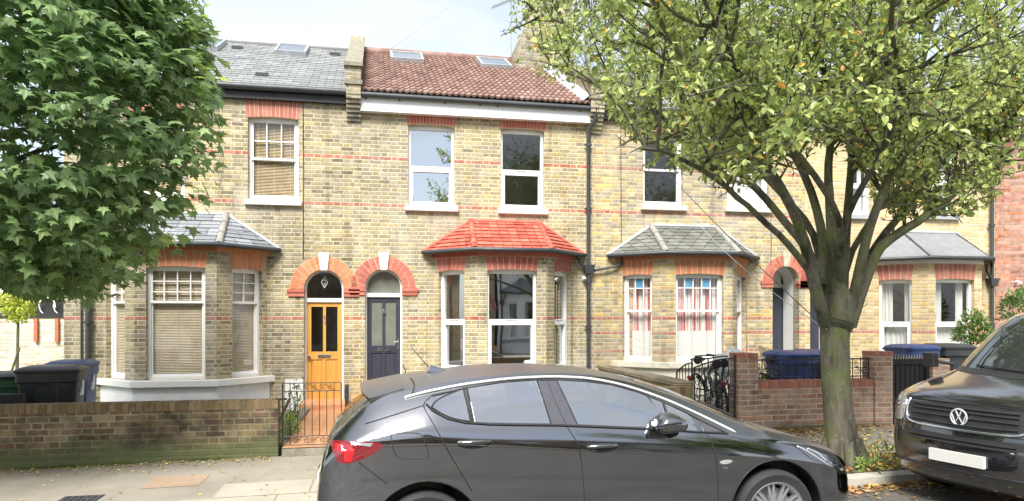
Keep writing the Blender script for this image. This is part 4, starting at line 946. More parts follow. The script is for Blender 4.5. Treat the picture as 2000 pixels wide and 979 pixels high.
wheelie('wheelie_bin',bx(103,0,11.1),11.1,R(8),M_binblk,M_binblk,'big black wheelie bin behind the mossy wall, in front of the blue one',GB,w=.76,d=.60,mark=('side',),z=-.03,h=1.15)
wheelie('wheelie_bin',bx(139,0,11.8),11.85,R(6),M_binblu,M_binblu,'dark blue wheelie bin just behind the big black bin at the left',GB,w=.56,mark=('side',),z=-.02,h=1.17)
wheelie('wheelie_bin',bx(8,0,11.7),11.7,R(12),M_bingrn,M_binblk,'green wheelie bin with black lid at the left edge of the photo',GB,z=-.10,h=1.10)
GC='wheelie bins in the right hand front gardens'
wheelie('wheelie_bin',bx(1545,0,11.),11.0,R(4),M_binblu,M_binblu,'shiny blue wheelie bin behind the iron railing, nearest the striped curtains',GC,w=.60,z=.16)
wheelie('wheelie_bin',bx(1592,0,11.1),11.1,R(-3),M_binblk,M_binblu,'black bodied wheelie bin with a blue lid behind the railing, next to the tree trunk',GC,w=.55,z=.17)
wheelie('wheelie_bin',bx(1781,0,11.),11.0,R(3),M_binblu,M_binblu,'blue wheelie bin behind the dark wooden gate at the right',GC,w=.60,z=.20,h=1.12,d=.65)
wheelie('wheelie_bin',bx(1850,0,11.2),11.2,R(-2),M_binblk,M_binblk,'black wheelie bin behind the short red pillar, left of the shrub',GC,w=.62,z=.22,h=1.10,d=.65)
M=MB(); random.seed(5)
x0=bx(10,0,10.2); M.box(-8.5,bx(48,0,10.3),10.25,10.32,-.2,PX(30,770,10.25).z); tag(M.build('low_panel',M_plastic,loc=(x0,10.2,0)),'dark low panel between the mossy wall and the green bin','panel')

# ================================================================== BICYCLES
def bicycle(x,y,z,rot,lean,fm,label,rack=False):
    o=thing('bicycle',(0,0,0),label,'bicycle','bicycles behind the iron gate')
    for wx in (0,1.02):
        T=MB(); T.tube([(wx+.32*math.cos(a*math.pi/16),0,.34+.32*math.sin(a*math.pi/16)) for a in range(33)],.021,8); w=T.build('wheel',M_tyre,o)
        T=MB(); T.tube([(wx+.295*math.cos(a*math.pi/16),0,.34+.295*math.sin(a*math.pi/16)) for a in range(33)],.009,6)
        for k in range(14): a=k*math.pi/7; T.tube([(wx,0.015*(-1)**k,.34),(wx+.29*math.cos(a),0,.34+.29*math.sin(a))],.0022,4)
        T.tube([(wx,-.05,.34),(wx,.05,.34)],.02,8); T.build('rim',M_chrome,w)
    T=MB(); bb=(.44,0,.29); st=(.33,0,.78); hd=(.86,0,.80); hd2=(.88,0,.70)
    for p,q,r in ((bb,st,.016),(st,hd,.014),(bb,hd2,.018),((0,0.04,.34),st,.009),((0,-.04,.34),st,.009),((0,.04,.34),bb,.009),((0,-.04,.34),bb,.009),((.84,0,.88),(.89,0,.66),.02)): T.tube([p,q],r,8)
    T.build('bicycle_frame',fm,o)
    T=MB(); T.tube([(.89,.04,.66),(.95,.045,.5),(1.02,.045,.34)],.012,6); T.tube([(.89,-.04,.66),(.95,-.045,.5),(1.02,-.045,.34)],.012,6); T.build('fork',fm,o)
    T=MB(); T.tube([(.84,0,.88),(.82,0,.98)],.013,6); T.tube([(.72,-.30,1.0),(.84,-.24,1.0),(.84,0,.98),(.84,.24,1.0),(.72,.30,1.0)],.013,8); T.build('handlebar',M_black,o)
    T=MB(); T.tube([st,(.30,0,.90)],.013,6); T.tube([(.14,0,.93),(.24,0,.945),(.44,0,.93)],[.075,.06,.018],8); T.build('saddle',M_black,o,smooth=50)
    T=MB(); T.tube([(.44,-.05,.29),(.44,.05,.29)],.09,18); T.tube([(.44,.07,.29),(.55,.08,.17)],.008,5); T.tube([(.44,-.07,.29),(.33,-.08,.41)],.008,5); T.box(.52,.60,.08,.18,.155,.175); T.box(.28,.36,-.18,-.08,.40,.42); T.build('crank',M_chrome,o)
    T=MB(); T.tube([(.36*math.cos(a*math.pi/16),0,.34+.36*math.sin(a*math.pi/16)) for a in range(2,18)],.02,6); T.build('mudguard',M_black,o)
    T=MB(); T.tube([(-.24,0,.66),(-.28,0,.66)],[.035,.03],10); T.build('rear_reflector',M_redlamp,o)
    o.location=(x,y,z); o.rotation_euler=(lean,0,rot); return o
M_bikeg=plain('grey_bicycle_paint',(.12,.13,.14),.35); M_bikeb=plain('black_bicycle_paint',(.025,.025,.03),.35)
bicycle(PX(1395,0,10.6).x,10.55,.13,R(62),R(8),M_bikeb,'black bicycle with a red rear reflector parked behind the open ornate gate')
bicycle(PX(1362,0,11.4).x,11.3,.13,R(40),R(-7),M_bikeg,'grey bicycle leaning deeper in the garden, below the white bay sill')
bicycle(PX(1470,0,11.3).x,11.2,.15,R(5),R(10),M_bikeg,'grey bicycle seen through the iron railing beside the blue bin')
bicycle(PX(1412,0,10.25).x,10.2,.13,R(75),R(-5),M_bikeg,'dark bicycle nearest the ornate gate, its wheels end-on to the street')
# crumpled grey cover over the handlebars
M=MB(); N=22; cx_,cy_=PX(1432,0,11.1).x,11.1; W_,D_=.72,.6; vs=[]
for i in range(N+1):
    for j in range(N+1):
        u_,v_=i/N*2-1,j/N*2-1; h_=1.26-.24*abs(u_)**1.5-.28*v_*v_+.10*mnoise.noise(Vector((u_*3.1,v_*2.7,1.3)))+.05*mnoise.noise(Vector((u_*9,v_*8,4.)))
        vs.append((cx_+u_*W_/2,cy_+v_*D_/2,h_))
M.mesh(vs,[(i*(N+1)+j,(i+1)*(N+1)+j,(i+1)*(N+1)+j+1,i*(N+1)+j+1) for i in range(N) for j in range(N)])
o=M.build('bicycle_cover',plain('grey_plastic_sheet',(.50,.52,.52),.35,var=.2),loc=(cx_,cy_,1),smooth=70); sm=o.modifiers.new('thickness','SOLIDIFY'); sm.thickness=.004
tag(o,'crumpled grey plastic cover draped over the bicycles by the brick pillar','cover')
o=thing('wooden_chair',(PX(1510,0,12.).x,12.0,.1),'weathered wooden garden chair with slatted back beside the recessed porch','chair')
X_=PX(1505,0,12).x; MW=plain('weathered_teak',(.24,.20,.11),.8,var=.3,scale=12)
for k in range(4):
    M=MB(); M.frame((X_+k*.11,12,0),(1,0,0),(0,-1,0)); M.mesh([(0,0,.55),(.085,0,.55),(.085,-.02,.55),(0,-.02,.55),(-.08,-.30,1.26-.03*k),(.005,-.30,1.26-.03*k),(.005,-.32,1.26-.03*k),(-.08,-.32,1.26-.03*k)],[(0,1,5,4),(1,2,6,5),(2,3,7,6),(3,0,4,7),(4,5,6,7)]); M.build('back_slat',MW,o)
M=MB(); M.box(X_-.03,X_+.5,11.55,12.0,.52,.56); M.build('seat',MW,o,bevel=.004)
for sx in (0,.43):
    for sy in (11.57,11.93): M=MB(); M.box(X_+sx,X_+sx+.045,sy,sy+.045,.1,.52); M.build('leg',MW,o)
M=MB(); M.mesh([(X_-.32,11.8,.5),(X_-.24,11.8,.5),(X_-.40,11.95,1.08),(X_-.48,11.95,1.05),(X_-.32,11.83,.5),(X_-.24,11.83,.5),(X_-.40,11.98,1.08),(X_-.48,11.98,1.05)],[(0,1,2,3),(7,6,5,4),(0,4,5,1),(1,5,6,2),(2,6,7,3),(3,7,4,0)]); tag(M.build('wooden_plank',MW,loc=(X_-.3,11.8,.5)),'loose leaning wooden plank left of the garden chair','plank')

# ================================================================== CAR
def interp(tab,x):
    if x<=tab[0][0]: return tab[0][1]
    if x>=tab[-1][0]: return tab[-1][1]
    n=len(tab)
    for i in range(n-1):
        if tab[i][0]<=x<=tab[i+1][0]:
            p1,p2=tab[i],tab[i+1]; h=p2[0]-p1[0]; t=(x-p1[0])/h
            def sl(k):
                if k<=0 or k>=n-1: 
                    k2=max(0,min(n-2,k if k<=0 else k-1)); return (tab[k2+1][1]-tab[k2][1])/(tab[k2+1][0]-tab[k2][0])
                a=(tab[k][1]-tab[k-1][1])/(tab[k][0]-tab[k-1][0]); b=(tab[k+1][1]-tab[k][1])/(tab[k+1][0]-tab[k][0])
                return 0 if a*b<=0 else 2*a*b/(a+b)
            m1,m2=sl(i)*h,sl(i+1)*h; t2,t3=t*t,t*t*t
            return (2*t3-3*t2+1)*p1[1]+(t3-2*t2+t)*m1+(-2*t3+3*t2)*p2[1]+(t3-t2)*m2
zc=[(-.385,.50),(-.37,.66),(-.34,.83),(-.30,.97),(-.2,1.085),(-.1,1.185),(0,1.275),(.1,1.335),(.25,1.365),(.53,1.395),(.95,1.425),(1.33,1.42),(1.68,1.395),(2.0,1.335),(2.31,1.245),(2.6,1.13),(2.83,1.02),(3.0,.945),(3.26,.865),(3.55,.775),(3.74,.695),(3.85,.60),(3.92,.48),(3.945,.36)]
zr=[(-.385,.48),(-.37,.64),(-.34,.80),(-.30,.935),(-.2,1.035),(-.1,1.115),(0,1.18),(.1,1.225),(.22,1.26),(.46,1.31),(.7,1.345),(1.0,1.37),(1.31,1.374),(1.59,1.352),(1.87,1.295),(2.155,1.195),(2.4,1.095),(2.7,.95),(2.84,.895),(3.18,.83),(3.4,.775),(3.6,.70),(3.75,.61),(3.85,.52),(3.92,.42),(3.945,.34)]
zb=[(-.385,.46),(-.37,.62),(-.34,.78),(-.3,.90),(-.2,.985),(-.1,1.03),(0,1.06),(.2,1.09),(.365,1.10),(.5,1.09),(.7,1.07),(1.,1.05),(1.35,1.03),(1.73,1.0),(2.25,.955),(2.7,.905),(2.84,.875),(3.18,.80),(3.4,.74),(3.6,.66),(3.75,.57),(3.85,.48),(3.92,.39),(3.945,.32)]
zk=[(-.385,.44),(-.34,.72),(-.3,.84),(-.2,.93),(-.1,.965),(0,.985),(.39,.98),(.78,.95),(1.44,.885),(2.46,.785),(2.9,.745),(3.3,.68),(3.6,.58),(3.75,.50),(3.85,.42),(3.92,.34),(3.945,.30)]
wf=[(-.385,.66),(-.37,.74),(-.34,.80),(-.28,.845),(-.15,.875),(.1,.895),(.5,.905),(2.6,.905),(3.0,.90),(3.3,.875),(3.5,.825),(3.65,.755),(3.78,.64),(3.87,.50),(3.92,.36),(3.945,.24)]
rh=[(-.385,.86),(-.3,.86),(-.1,.83),(.1,.78),(.3,.755),(.7,.735),(1.3,.73),(1.9,.745),(2.4,.80),(2.75,.885),(2.9,.92),(3.3,.93),(3.945,.94)]
def section(x):
    w=interp(wf,x); k=interp(zk,x); b=interp(zb,x); r=interp(zr,x); c=interp(zc,x); zlow=.17 if -.2<x<3.6 else .17+.10*min(1,max(0,(x-3.6)/.3 if x>3 else (-.2-x)/.18))
    f=interp(rh,x); k=max(k,zlow+.1)
    if b<k+.012: b=k+.012
    if r<b+.01: r=b+.01
    if c<r+.008: c=r+.008
    hk=k-zlow
    P=[(0,zlow),(w*.60,zlow),(w*.93,zlow+.01),(w*.965,zlow+hk*.16),(w*.993,zlow+hk*.34),(w*1.0,zlow+hk*.50),(w*.994,zlow+hk*.70),(w*.978,k-.045),(w*.982,k-.012),(w*.976,k+min(.018,(b-k)*.4)),(w*.955,k+(b-k)*.72),(w*.93,b)]
    dr=r-b
    P+=[(w*(.93+(f-.93)*.5)+.012*min(1,dr/.2),b+dr*.5),(w*f,r)]
    dc=c-r
    P+=[(w*f*.93,r+dc*.34+min(.012,dc*.2)),(w*f*.72,r+dc*.72),(w*f*.38,r+dc*.94),(0,c)]
    return P
def side_y(x,z):
    P=section(x)[2:14]; 
    for (y0,z0),(y1,z1) in zip(P,P[1:]):
        if z0<=z<=z1 and z1>z0: t=(z-z0)/(z1-z0); return y0+(y1-y0)*t
    return P[-1][0] if z>P[-1][1] else P[0][0]
XCAR,YCAR=0.,5.80
def cpt(px,py,Y=4.95):
    p=PX(px,py,Y); return (p.x,p.z-gz(p.x))
def refine(px,py):
    "photo pixel -> point on the near flank of the car, in the car's own coordinates"
    Y=4.95
    for _ in range(8):
        x,z=cpt(px,py,Y); Y=.5*Y+.5*(YCAR-side_y(x,z))
    return cpt(px,py,Y)
car=thing('parked_car',(0,0,0),'dark grey metallic five door hatchback with chrome window line, parked across the foreground','car')
car['_o']=[0,0,0]
xs=sorted(set([-.385,-.38,-.37,-.355,-.34,-.32,-.30,-.27,-.24]+[round(-.2+i*.05,3) for i in range(78)]+[3.68,3.72,3.76,3.80,3.84,3.87,3.895,3.92,3.935,3.945]))
xs=[x for x in xs if x<=3.945]
B=MB(); nS=len(section(0)); rows=[]
for x in xs:
    P=section(x); rows.append([(x,-y,z) for y,z in P]+[(x,y,z) for y,z in P[-2:0:-1]])
vs=[p for r in rows for p in r]; n=len(rows[0]); fs=[]
for i in range(len(rows)-1):
    for j in range(n): a=i*n+j; b=i*n+(j+1)%n; fs.append((a,a+n,b+n,b))
fs.append(tuple(range(n))); fs.append(tuple((len(rows)-1)*n+j for j in range(n))[::-1])
B.mesh(vs,fs)
WX=(.365,2.99); WR=.318
def densify(poly,step=.05,closed=True):
    out=[]; n=len(poly)
    for i in range(n if closed else n-1):
        a,b=poly[i],poly[(i+1)%n]; L=math.hypot(b[0]-a[0],b[1]-a[1]); k=max(1,int(L/step))
        for j in range(k): out.append((a[0]+(b[0]-a[0])*j/k,a[1]+(b[1]-a[1])*j/k))
    if not closed: out.append(poly[-1])
    return out
def skin_patch(M,poly,surf,off,thick=.004,step=.05,m=0):
    "closed outline in the plane of the panel, wrapped on surf(p)->(point,normal) and given thickness"
    pl=densify(poly,step); n=len(pl); xs_=[p[0] for p in pl]; zs=[p[1] for p in pl]; pts=[Vector(p) for p in pl]
    def inside(x,z):
        c=False; j=n-1
        for i in range(n):
            if ((pl[i][1]>z)!=(pl[j][1]>z)) and x<(pl[j][0]-pl[i][0])*(z-pl[i][1])/(pl[j][1]-pl[i][1]+1e-12)+pl[i][0]: c=not c
            j=i
        return c
    x=min(xs_)+step*.5
    while x<max(xs_):
        z=min(zs)+step*.5
        while z<max(zs):
            if inside(x,z) and min((x-p[0])**2+(z-p[1])**2 for p in pl)>(step*.45)**2: pts.append(Vector((x,z)))
            z+=step
        x+=step
    r=delaunay_2d_cdt(pts,[(i,(i+1)%n) for i in range(n)],[],1,1e-6); V,F=r[0],r[2]
    up=[];dn=[]
    for v in V:
        p,nn=surf(v.x,v.y); up.append(p+nn*off); dn.append(p+nn*(off-thick))
    k=len(V); M.mesh(up+dn,[tuple(f) for f in F],m)
    E_={}
    for f in F:
        for a,b in zip(f,list(f[1:])+[f[0]]): E_[(a,b)]=1
    for (a,b) in list(E_):
        if (b,a) not in E_: M.mesh([up[a],up[b],dn[b],dn[a]],[(0,3,2,1)],m)
def carS(s):
    def f(x,z):
        e=.01; y=side_y(x,z); yx=(side_y(x+e,z)-side_y(x-e,z))/(2*e); yz=(side_y(x,z+e)-side_y(x,z-e))/(2*e)
        nn=Vector((-yx,1,-yz)).normalized(); nn.y*=s; return Vector((x,s*y,z)),nn
    return f
def linepts(pl,surf,off,step=.04):
    return [surf(x,z)[0]+surf(x,z)[1]*off for x,z in densify(pl,step,False)]
def RP(*a): return [refine(*p) for p in a]
GL=glass('car_tinted_glass',.42,(.52,.57,.56))
# side windows
def smooth_poly(pts,k=6,closed=True):
    out=[]; n=len(pts)
    for i in range(n if closed else n-1):
        p0,p1,p2,p3=[pts[(i+d)%n] if closed else pts[max(0,min(n-1,i+d))] for d in (-1,0,1,2)]
        for j in range(k):
            t=j/k; out.append(tuple(.5*((2*p1[q])+(-p0[q]+p2[q])*t+(2*p0[q]-5*p1[q]+4*p2[q]-p3[q])*t*t+(-p0[q]+3*p1[q]-3*p2[q]+p3[q])*t**3) for q in (0,1)))
    if not closed: out.append(pts[-1])
    return out
topline=RP((848,771),(880,764),(920,755),(985,745),(1050,740),(1095,740),(1150,743),(1200,750),(1250,764),(1290,780),(1330,797),(1385,826),(1425,845))
botline=RP((838,790),(850,802),(880,818),(915,826),(960,829),(1020,830),(1100,831),(1200,835),(1300,839),(1365,844),(1425,847))
def tz(x,tab=topline): return interp(tab,x)
def bz_(x): return interp(botline,x)
def winpoly(xa0,xa1,xb0,xb1,dt=.012,db=.012,left=None):
    "xa: top corners, xb: bottom corners (x only)"
    n=12; top=[]; bot=[]
    for i in range(n+1):
        x=xa1+(xa0-xa1)*i/n; top.append((x,tz(x)-dt))
    for i in range(n+1):
        x=xb0+(xb1-xb0)*i/n; bot.append((x,bz_(x)+db))
    return bot+top
xx=lambda px,py: refine(px,py)[0]
W1=smooth_poly(RP((848,796),(858,783),(880,771),(908,760)),5,False)[:-1]+[refine(911,760)]+RP((925,824))+smooth_poly(RP((925,824),(900,820),(875,812),(848,796)),4,False)[1:-1]
wins=[('quarter_window',W1),('rear_door_window',winpoly(xx(919,757),xx(1052,742),xx(933,828),xx(1080,831))),('front_door_window',winpoly(xx(1092,740),xx(1296,783),xx(1134,832),xx(1310,841)))]
wins+=[('front_quarter_window',RP((1302,788),(1352,812),(1366,842),(1318,841)))]

def cutter(M,ob):
    co=M.build('cutter',M_plastic,None,fixn=True,loc=(0,0,0)); md=ob.modifiers.new('cut','BOOLEAN'); md.operation='DIFFERENCE'; md.solver='EXACT'; md.object=co
body=B.build('body',[M_carpaint,M_plastic],car,fixn=True)
for wx in WX:
    for s in (-1,1):
        C=MB(); C.tube([(wx,s*.66,.33),(wx,s*1.05,.33)],.385,56); cutter(C,body)
# hollow cabin, then the window openings
C=MB(); rg=[]
for x in [-.14+i*.09 for i in range(32)]:
    w_=interp(wf,x); b_=interp(zb,x); r_=interp(zr,x); c_=interp(zc,x); f_=interp(rh,x)
    if b_>c_-.07: b_=c_-.07
    r_=min(r_-.03,c_-.055); r_=max(r_,b_+.005)
    h=[(w_*.78,.40),(w_*.93-.06,b_-.02),(w_*f_-.05,r_),(w_*f_*.70,max(r_+.003,c_-.055)),(0,max(r_+.006,c_-.045))]
    rg.append([(x,-y,z) for y,z in h]+[(x,y,z) for y,z in h[-2::-1]])
n=len(rg[0]); C.mesh([p for r in rg for p in r],[(i*n+j,(i+1)*n+j,(i+1)*n+(j+1)%n,i*n+(j+1)%n) for i in range(len(rg)-1) for j in range(n)]+[tuple(range(n)),tuple((len(rg)-1)*n+j for j in range(n))[::-1]]); cutter(C,body)
def shrink(pl,k):
    cx=sum(p[0] for p in pl)/len(pl); cz=sum(p[1] for p in pl)/len(pl); return [(cx+(x-cx)*(1-k/max(.1,math.hypot(x-cx,z-cz))),cz+(z-cz)*(1-k/max(.1,math.hypot(x-cx,z-cz)))) for x,z in pl]
for nm,pl in wins:
    C=MB(); C.prism(shrink(pl,.012),-1.2,1.2); cutter(C,body)
for pl in ([(2.04,-.48),(2.82,-.67),(2.88,-.4),(2.91,0),(2.88,.4),(2.82,.67),(2.04,.48),(1.98,0)],[(-.22,-.60),(-.23,0),(-.22,.60),(-.03,.50),(-.02,0),(-.03,-.50)]):
    C=MB(); n=len(pl); C.mesh([(x,y,.97) for x,y in pl]+[(x,y,1.6) for x,y in pl],[tuple(range(n))[::-1],tuple(range(n,2*n))]+[(i,(i+1)%n,(i+1)%n+n,i+n) for i in range(n)]); cutter(C,body)
bpy.context.view_layer.update()
dg=bpy.context.evaluated_depsgraph_get(); me2=bpy.data.meshes.new_from_object(body.evaluated_get(dg)); body.modifiers.clear(); body.data=me2
for o_ in [o_ for o_ in bpy.data.objects if o_.name.startswith('cutter')]: bpy.data.objects.remove(o_)
def topz0(x,y):
    P=section(x)[13:]; y=abs(y)
    for (y0,z0),(y1,z1) in zip(P,P[1:]):
        if y1<=y<=y0: t=(y0-y)/(y0-y1+1e-9); return z0+(z1-z0)*t
    return P[0][1] if y>P[0][0] else P[-1][1]
me2.materials.clear(); me2.materials.append(M_carpaint); me2.materials.append(M_plastic)
for p in me2.polygons:
    c=p.center; p.material_index=0; sec=section(c.x)
    deep = abs(c.y)<side_y(c.x,c.z)-.012 and c.z<topz0(c.x,c.y)-.012 and -.37<c.x<3.92
    if deep and c.z>.19: p.material_index=1
    if c.z<.24 and p.normal.z<-.2: p.material_index=1
me2.polygons.foreach_set('use_smooth',[True]*len(me2.polygons)); me2.set_sharp_from_angle(angle=R(28))
M_seat=plain('dark_seat_fabric',(.06,.06,.065),.9,var=.2)
def seat(x,y,rear=False):
    M=MB(); M.box(x-.05,x+.45,y-.23,y+.23,.42,.56); M.mesh([(x-.02,y-.22,.5),(x-.02,y+.22,.5),(x+.10,y+.22,.5),(x+.10,y-.22,.5),(x-.22,y-.18,1.05),(x-.22,y+.18,1.05),(x-.14,y+.18,1.07),(x-.14,y-.18,1.07)],[(0,1,5,4),(1,2,6,5),(2,3,7,6),(3,0,4,7),(4,5,6,7)]); o=M.build('car_seat',M_seat,car,bevel=.03,fixn=True)
    M=MB(); M.box(x-.24,x-.15,y-.12,y+.12,1.09,1.22 if not rear else 1.18); M.build('headrest',M_seat,o,bevel=.03)
for sy in (-.36,.36): seat(1.55,sy); seat(.62,sy,True)
M=MB(); M.box(2.25,2.66,-.66,.66,.55,.90); M.build('dashboard',M_seat,car,bevel=.05)
M=MB(); M.tube([(2.16+.07*math.sin(a*math.pi/12),.36+.18*math.cos(a*math.pi/12),.90+.17*math.sin(a*math.pi/12)) for a in range(25)],.016,8); M.tube([(2.2,.36,.9),(2.17,.20,.9)],.014,6); M.tube([(2.17,.36,.9),(2.32,.36,.84)],.03,8); M.build('steering_wheel',M_black,car,smooth=60)
def both(fn):
    for s in (-1,1): fn(s)
def mk(s):
    for nm,pl in wins:
        M=MB(); skin_patch(M,pl,carS(s),.003,.006,.05); M.build(nm,GL,car,smooth=60)
both(mk)
# dark surround: rubber band around the whole glasshouse, pillars
def mk(s):
    M=MB(); S=carS(s)
    M.tube(linepts(botline,S,.003),.009,6); M.tube(linepts([(x,z-.008) for x,z in topline],S,.001),.007,6)
    for pl in (RP((911,758),(925,826)),RP((917,757),(930,827)),RP((1298,783),(1316,841)),): M.tube(linepts(pl,S,.004),.008,6)
    M.tube(linepts(W1+[W1[0]],S,.003),.006,5)
    for pl in (RP((1053,741),(1081,830)),RP((1091,740),(1133,831))): M.tube(linepts(pl,S,.003),.005,5)
    M.build('window_seal',M_seal,car,smooth=60)
    M=MB(); skin_patch(M,[(x,tz(x)-.010) for x in (xx(1091,740),xx(1053,741))]+RP((1081,829),(1133,830)),S,.002,.004); M.build('door_pillar',M_smoke,car)
    M=MB(); skin_patch(M,RP((1370,818),(1412,843),(1378,843)),S,.002,.004,.04); M.build('mirror_triangle',M_smoke,car)
    M=MB(); cl=RP((795,777),(825,769),(855,762),(920,750),(1000,740),(1060,736.5),(1110,736.5),(1160,740),(1220,752),(1290,775),(1350,801),(1400,825),(1440,845))
    cl=smooth_poly(cl,4,False); p=linepts(cl,S,.004,.05); M.tube(p,[.004]+[.0105]*(len(p)-2)+[.004],8); M.build('chrome_trim',M_alloyb,car,smooth=60)
    # panel gaps
    M=MB()
    for pl in (RP((847,775),(833,792),(850,825),(880,882),(905,925),(925,960)),RP((1073,740),(1090,785),(1113,835),(1133,870),(1141,920),(1143,978))+[(1.46,.30)],RP((1366,815),(1384,845),(1395,870),(1403,910),(1405,960))+[(2.50,.30)],RP((833,792),(770,812),(718,828)),RP((808,738),(815,752),(811,770)),RP((705,903),(760,945))):
        M.tube(linepts(smooth_poly(pl,4,False),S,.0005,.03),.0042,4)
    if s<0:
        fl=[]; c0=[(768,848),(780,846),(812,846),(828,850),(836,866),(841,890),(836,896),(795,896),(781,893),(772,875)]
        M.tube(linepts(smooth_poly(RP(*(c0+[c0[0]])),3,False),S,.0005,.02),.0032,4)
    M.tube(linepts([(.42,.335),(1.4,.30),(2.55,.30)],S,.001),.004,4)
    M.build('panel_gap',M_seal,car)
    # door handles in their scoops
    for px,py in ((931,867),(1181,875)):
        M=MB(); cx,cz=refine(px,py); el=[(cx+.115*math.cos(a),cz+.034*math.sin(a)) for a in [k*math.pi/12 for k in range(24)]]
        skin_patch(M,el,S,.0015,.004,.03); g=M.build('handle_recess',M_plastic,car,smooth=60)
        M=MB(); p=[S(cx-.115+.23*k/10,cz+.012)[0]+S(cx,cz)[1]*(.006+.022*math.sin(math.pi*k/10)) for k in range(11)]; M.tube(p,[.008]+[.0145]*9+[.008],8); M.build('door_handle',M_carpaint,car,smooth=60)
    # mirror
    mx,mz=refine(1325,825); mx-=.155; y=side_y(mx,mz)+.10; M=MB(); prof=[]
    Rr=[(-.055,.012,.0),(-.04,.055,.004),(.0,.075,.01),(.05,.078,.012),(.10,.068,.008),(.15,.045,.0),(.175,.012,-.005)]
    n=16; rings=[]
    for (dx,r,dz) in Rr: rings.append([(mx+dx,s*(y+.115*math.cos(2*math.pi*k/n)*min(1,r/.05)),mz+.005+dz+r*math.sin(2*math.pi*k/n)) for k in range(n)])
    vs=[p for r_ in rings for p in r_]; fs=[(i*n+j,i*n+(j+1)%n,(i+1)*n+(j+1)%n,(i+1)*n+j) for i in range(len(rings)-1) for j in range(n)]+[tuple(range(n)),tuple((len(rings)-1)*n+j for j in range(n))]
    M.mesh(vs,fs); mo=M.build('mirror',M_carpaint,car,smooth=60,fixn=True)
    M=MB(); M.tube([(mx+.10,s*(y-.02),mz-.05),(mx+.13,s*(y-.11),mz-.085)],[.035,.03],8); M.build('mirror_arm',M_plastic,mo)
    # tail lamp
    M=MB(); tl=RP((650,862),(690,862),(735,864),(752,869),(738,884),(700,901),(668,905),(657,885)); skin_patch(M,smooth_poly(tl,3),S,.004,.01,.03); lamp=M.build('tail_light',M_redlamp2,car,smooth=60)
    M=MB(); skin_patch(M,RP((660,867),(685,870),(698,878),(690,902),(678,902),(676,886),(662,880)),S,.0075,.004,.03); M.build('lamp_segment',M_redlamp,lamp)
    M=MB(); skin_patch(M,RP((688,863),(734,866),(728,872),(692,868)),S,.0075,.004,.03); M.build('lamp_segment',M_clear,lamp)
    # headlamp
    M=MB(); hl=RP((1556,870),(1578,874),(1600,882),(1616,896),(1621,910),(1606,905),(1590,898),(1573,885)); skin_patch(M,smooth_poly(hl,3),S,.004,.01,.03); lamp=M.build('headlight',M_smoke,car,smooth=60)
    M=MB(); M.tube(linepts(RP((1560,872),(1582,884),(1600,896),(1618,908)),S,.006),.007,6); M.tube(linepts(RP((1580,876),(1600,886),(1614,900)),S,.006),.006,6); M.build('lamp_segment',M_clear,lamp)
    # indicator repeater
    M=MB(); cx,cz=refine(1421,902); skin_patch(M,[(cx+.05*math.cos(a)+.01*math.sin(a),cz+.016*math.sin(a)) for a in [k*math.pi/8 for k in range(16)]],S,.004,.006,.02); M.build('side_indicator',M_clear,car)
    M=MB(); cx,cz=refine(1420,914); skin_patch(M,[(cx+.02*math.cos(a),cz+.006*math.sin(a)) for a in [k*math.pi/6 for k in range(12)]],S,.003,.004,.02); M.build('badge',M_chrome,car)
    # wheel arch lips
    for wx in WX:
        M=MB(); p=[]
        for k in range(25):
            a=R(-8+196*k/24); x,z=wx+.388*math.cos(a),.33+.388*math.sin(a)
            if z>.22: p.append(S(x,z)[0]+S(x,z)[1]*.002)
        M.tube(p,.006,6); M.build('wheel_arch_trim',M_seal,car,smooth=60)
both(mk)
def topz(x,y):
    P=section(x)[13:]; y=abs(y)
    for (y0,z0),(y1,z1) in zip(P,P[1:]):
        if y1<=y<=y0: t=(y0-y)/(y0-y1+1e-9); return z0+(z1-z0)*t
    return P[0][1]
def topS(x,y):
    e=.01; z=topz(x,y); return Vector((x,y,z)),Vector((-(topz(x+e,y)-topz(x-e,y))/(2*e),-(topz(x,y+e)-topz(x,y-e))/(2*e),1)).normalized()
M=MB(); skin_patch(M,[(2.02,-.50),(2.86,-.70),(2.93,-.4),(2.96,0),(2.93,.4),(2.86,.70),(2.02,.50),(1.97,.25),(1.95,0),(1.97,-.25)],topS,.004,.006,.08); M.build('windscreen',GL,car,smooth=60)
M=MB(); skin_patch(M,[(-.26,-.66),(-.27,0),(-.26,.66),(-.02,.55),(-.01,0),(-.02,-.55)],topS,.004,.006,.05); M.build('rear_window',GL,car,smooth=60)
# bonnet shut line and creases, wipers
M=MB(); M.tube([topS(x,y)[0] for x,y in ((2.98,.78),(3.0,.5),(3.02,0),(3.0,-.5),(2.98,-.78))],.006,5); 
for s in (-1,1): M.tube([topS(x,y)[0] for x,y in ((2.98,s*.72),(3.2,s*.70),(3.45,s*.64),(3.6,s*.56))],.004,4)
M.build('bonnet_gap',M_seal,car)
for s in (-.35,.25): M=MB(); M.tube([topS(2.93,s)[0]+Vector((0,0,.02)),topS(2.75,s+.28)[0]+Vector((0,0,.02))],.008,5); M.build('wiper',M_black,car)
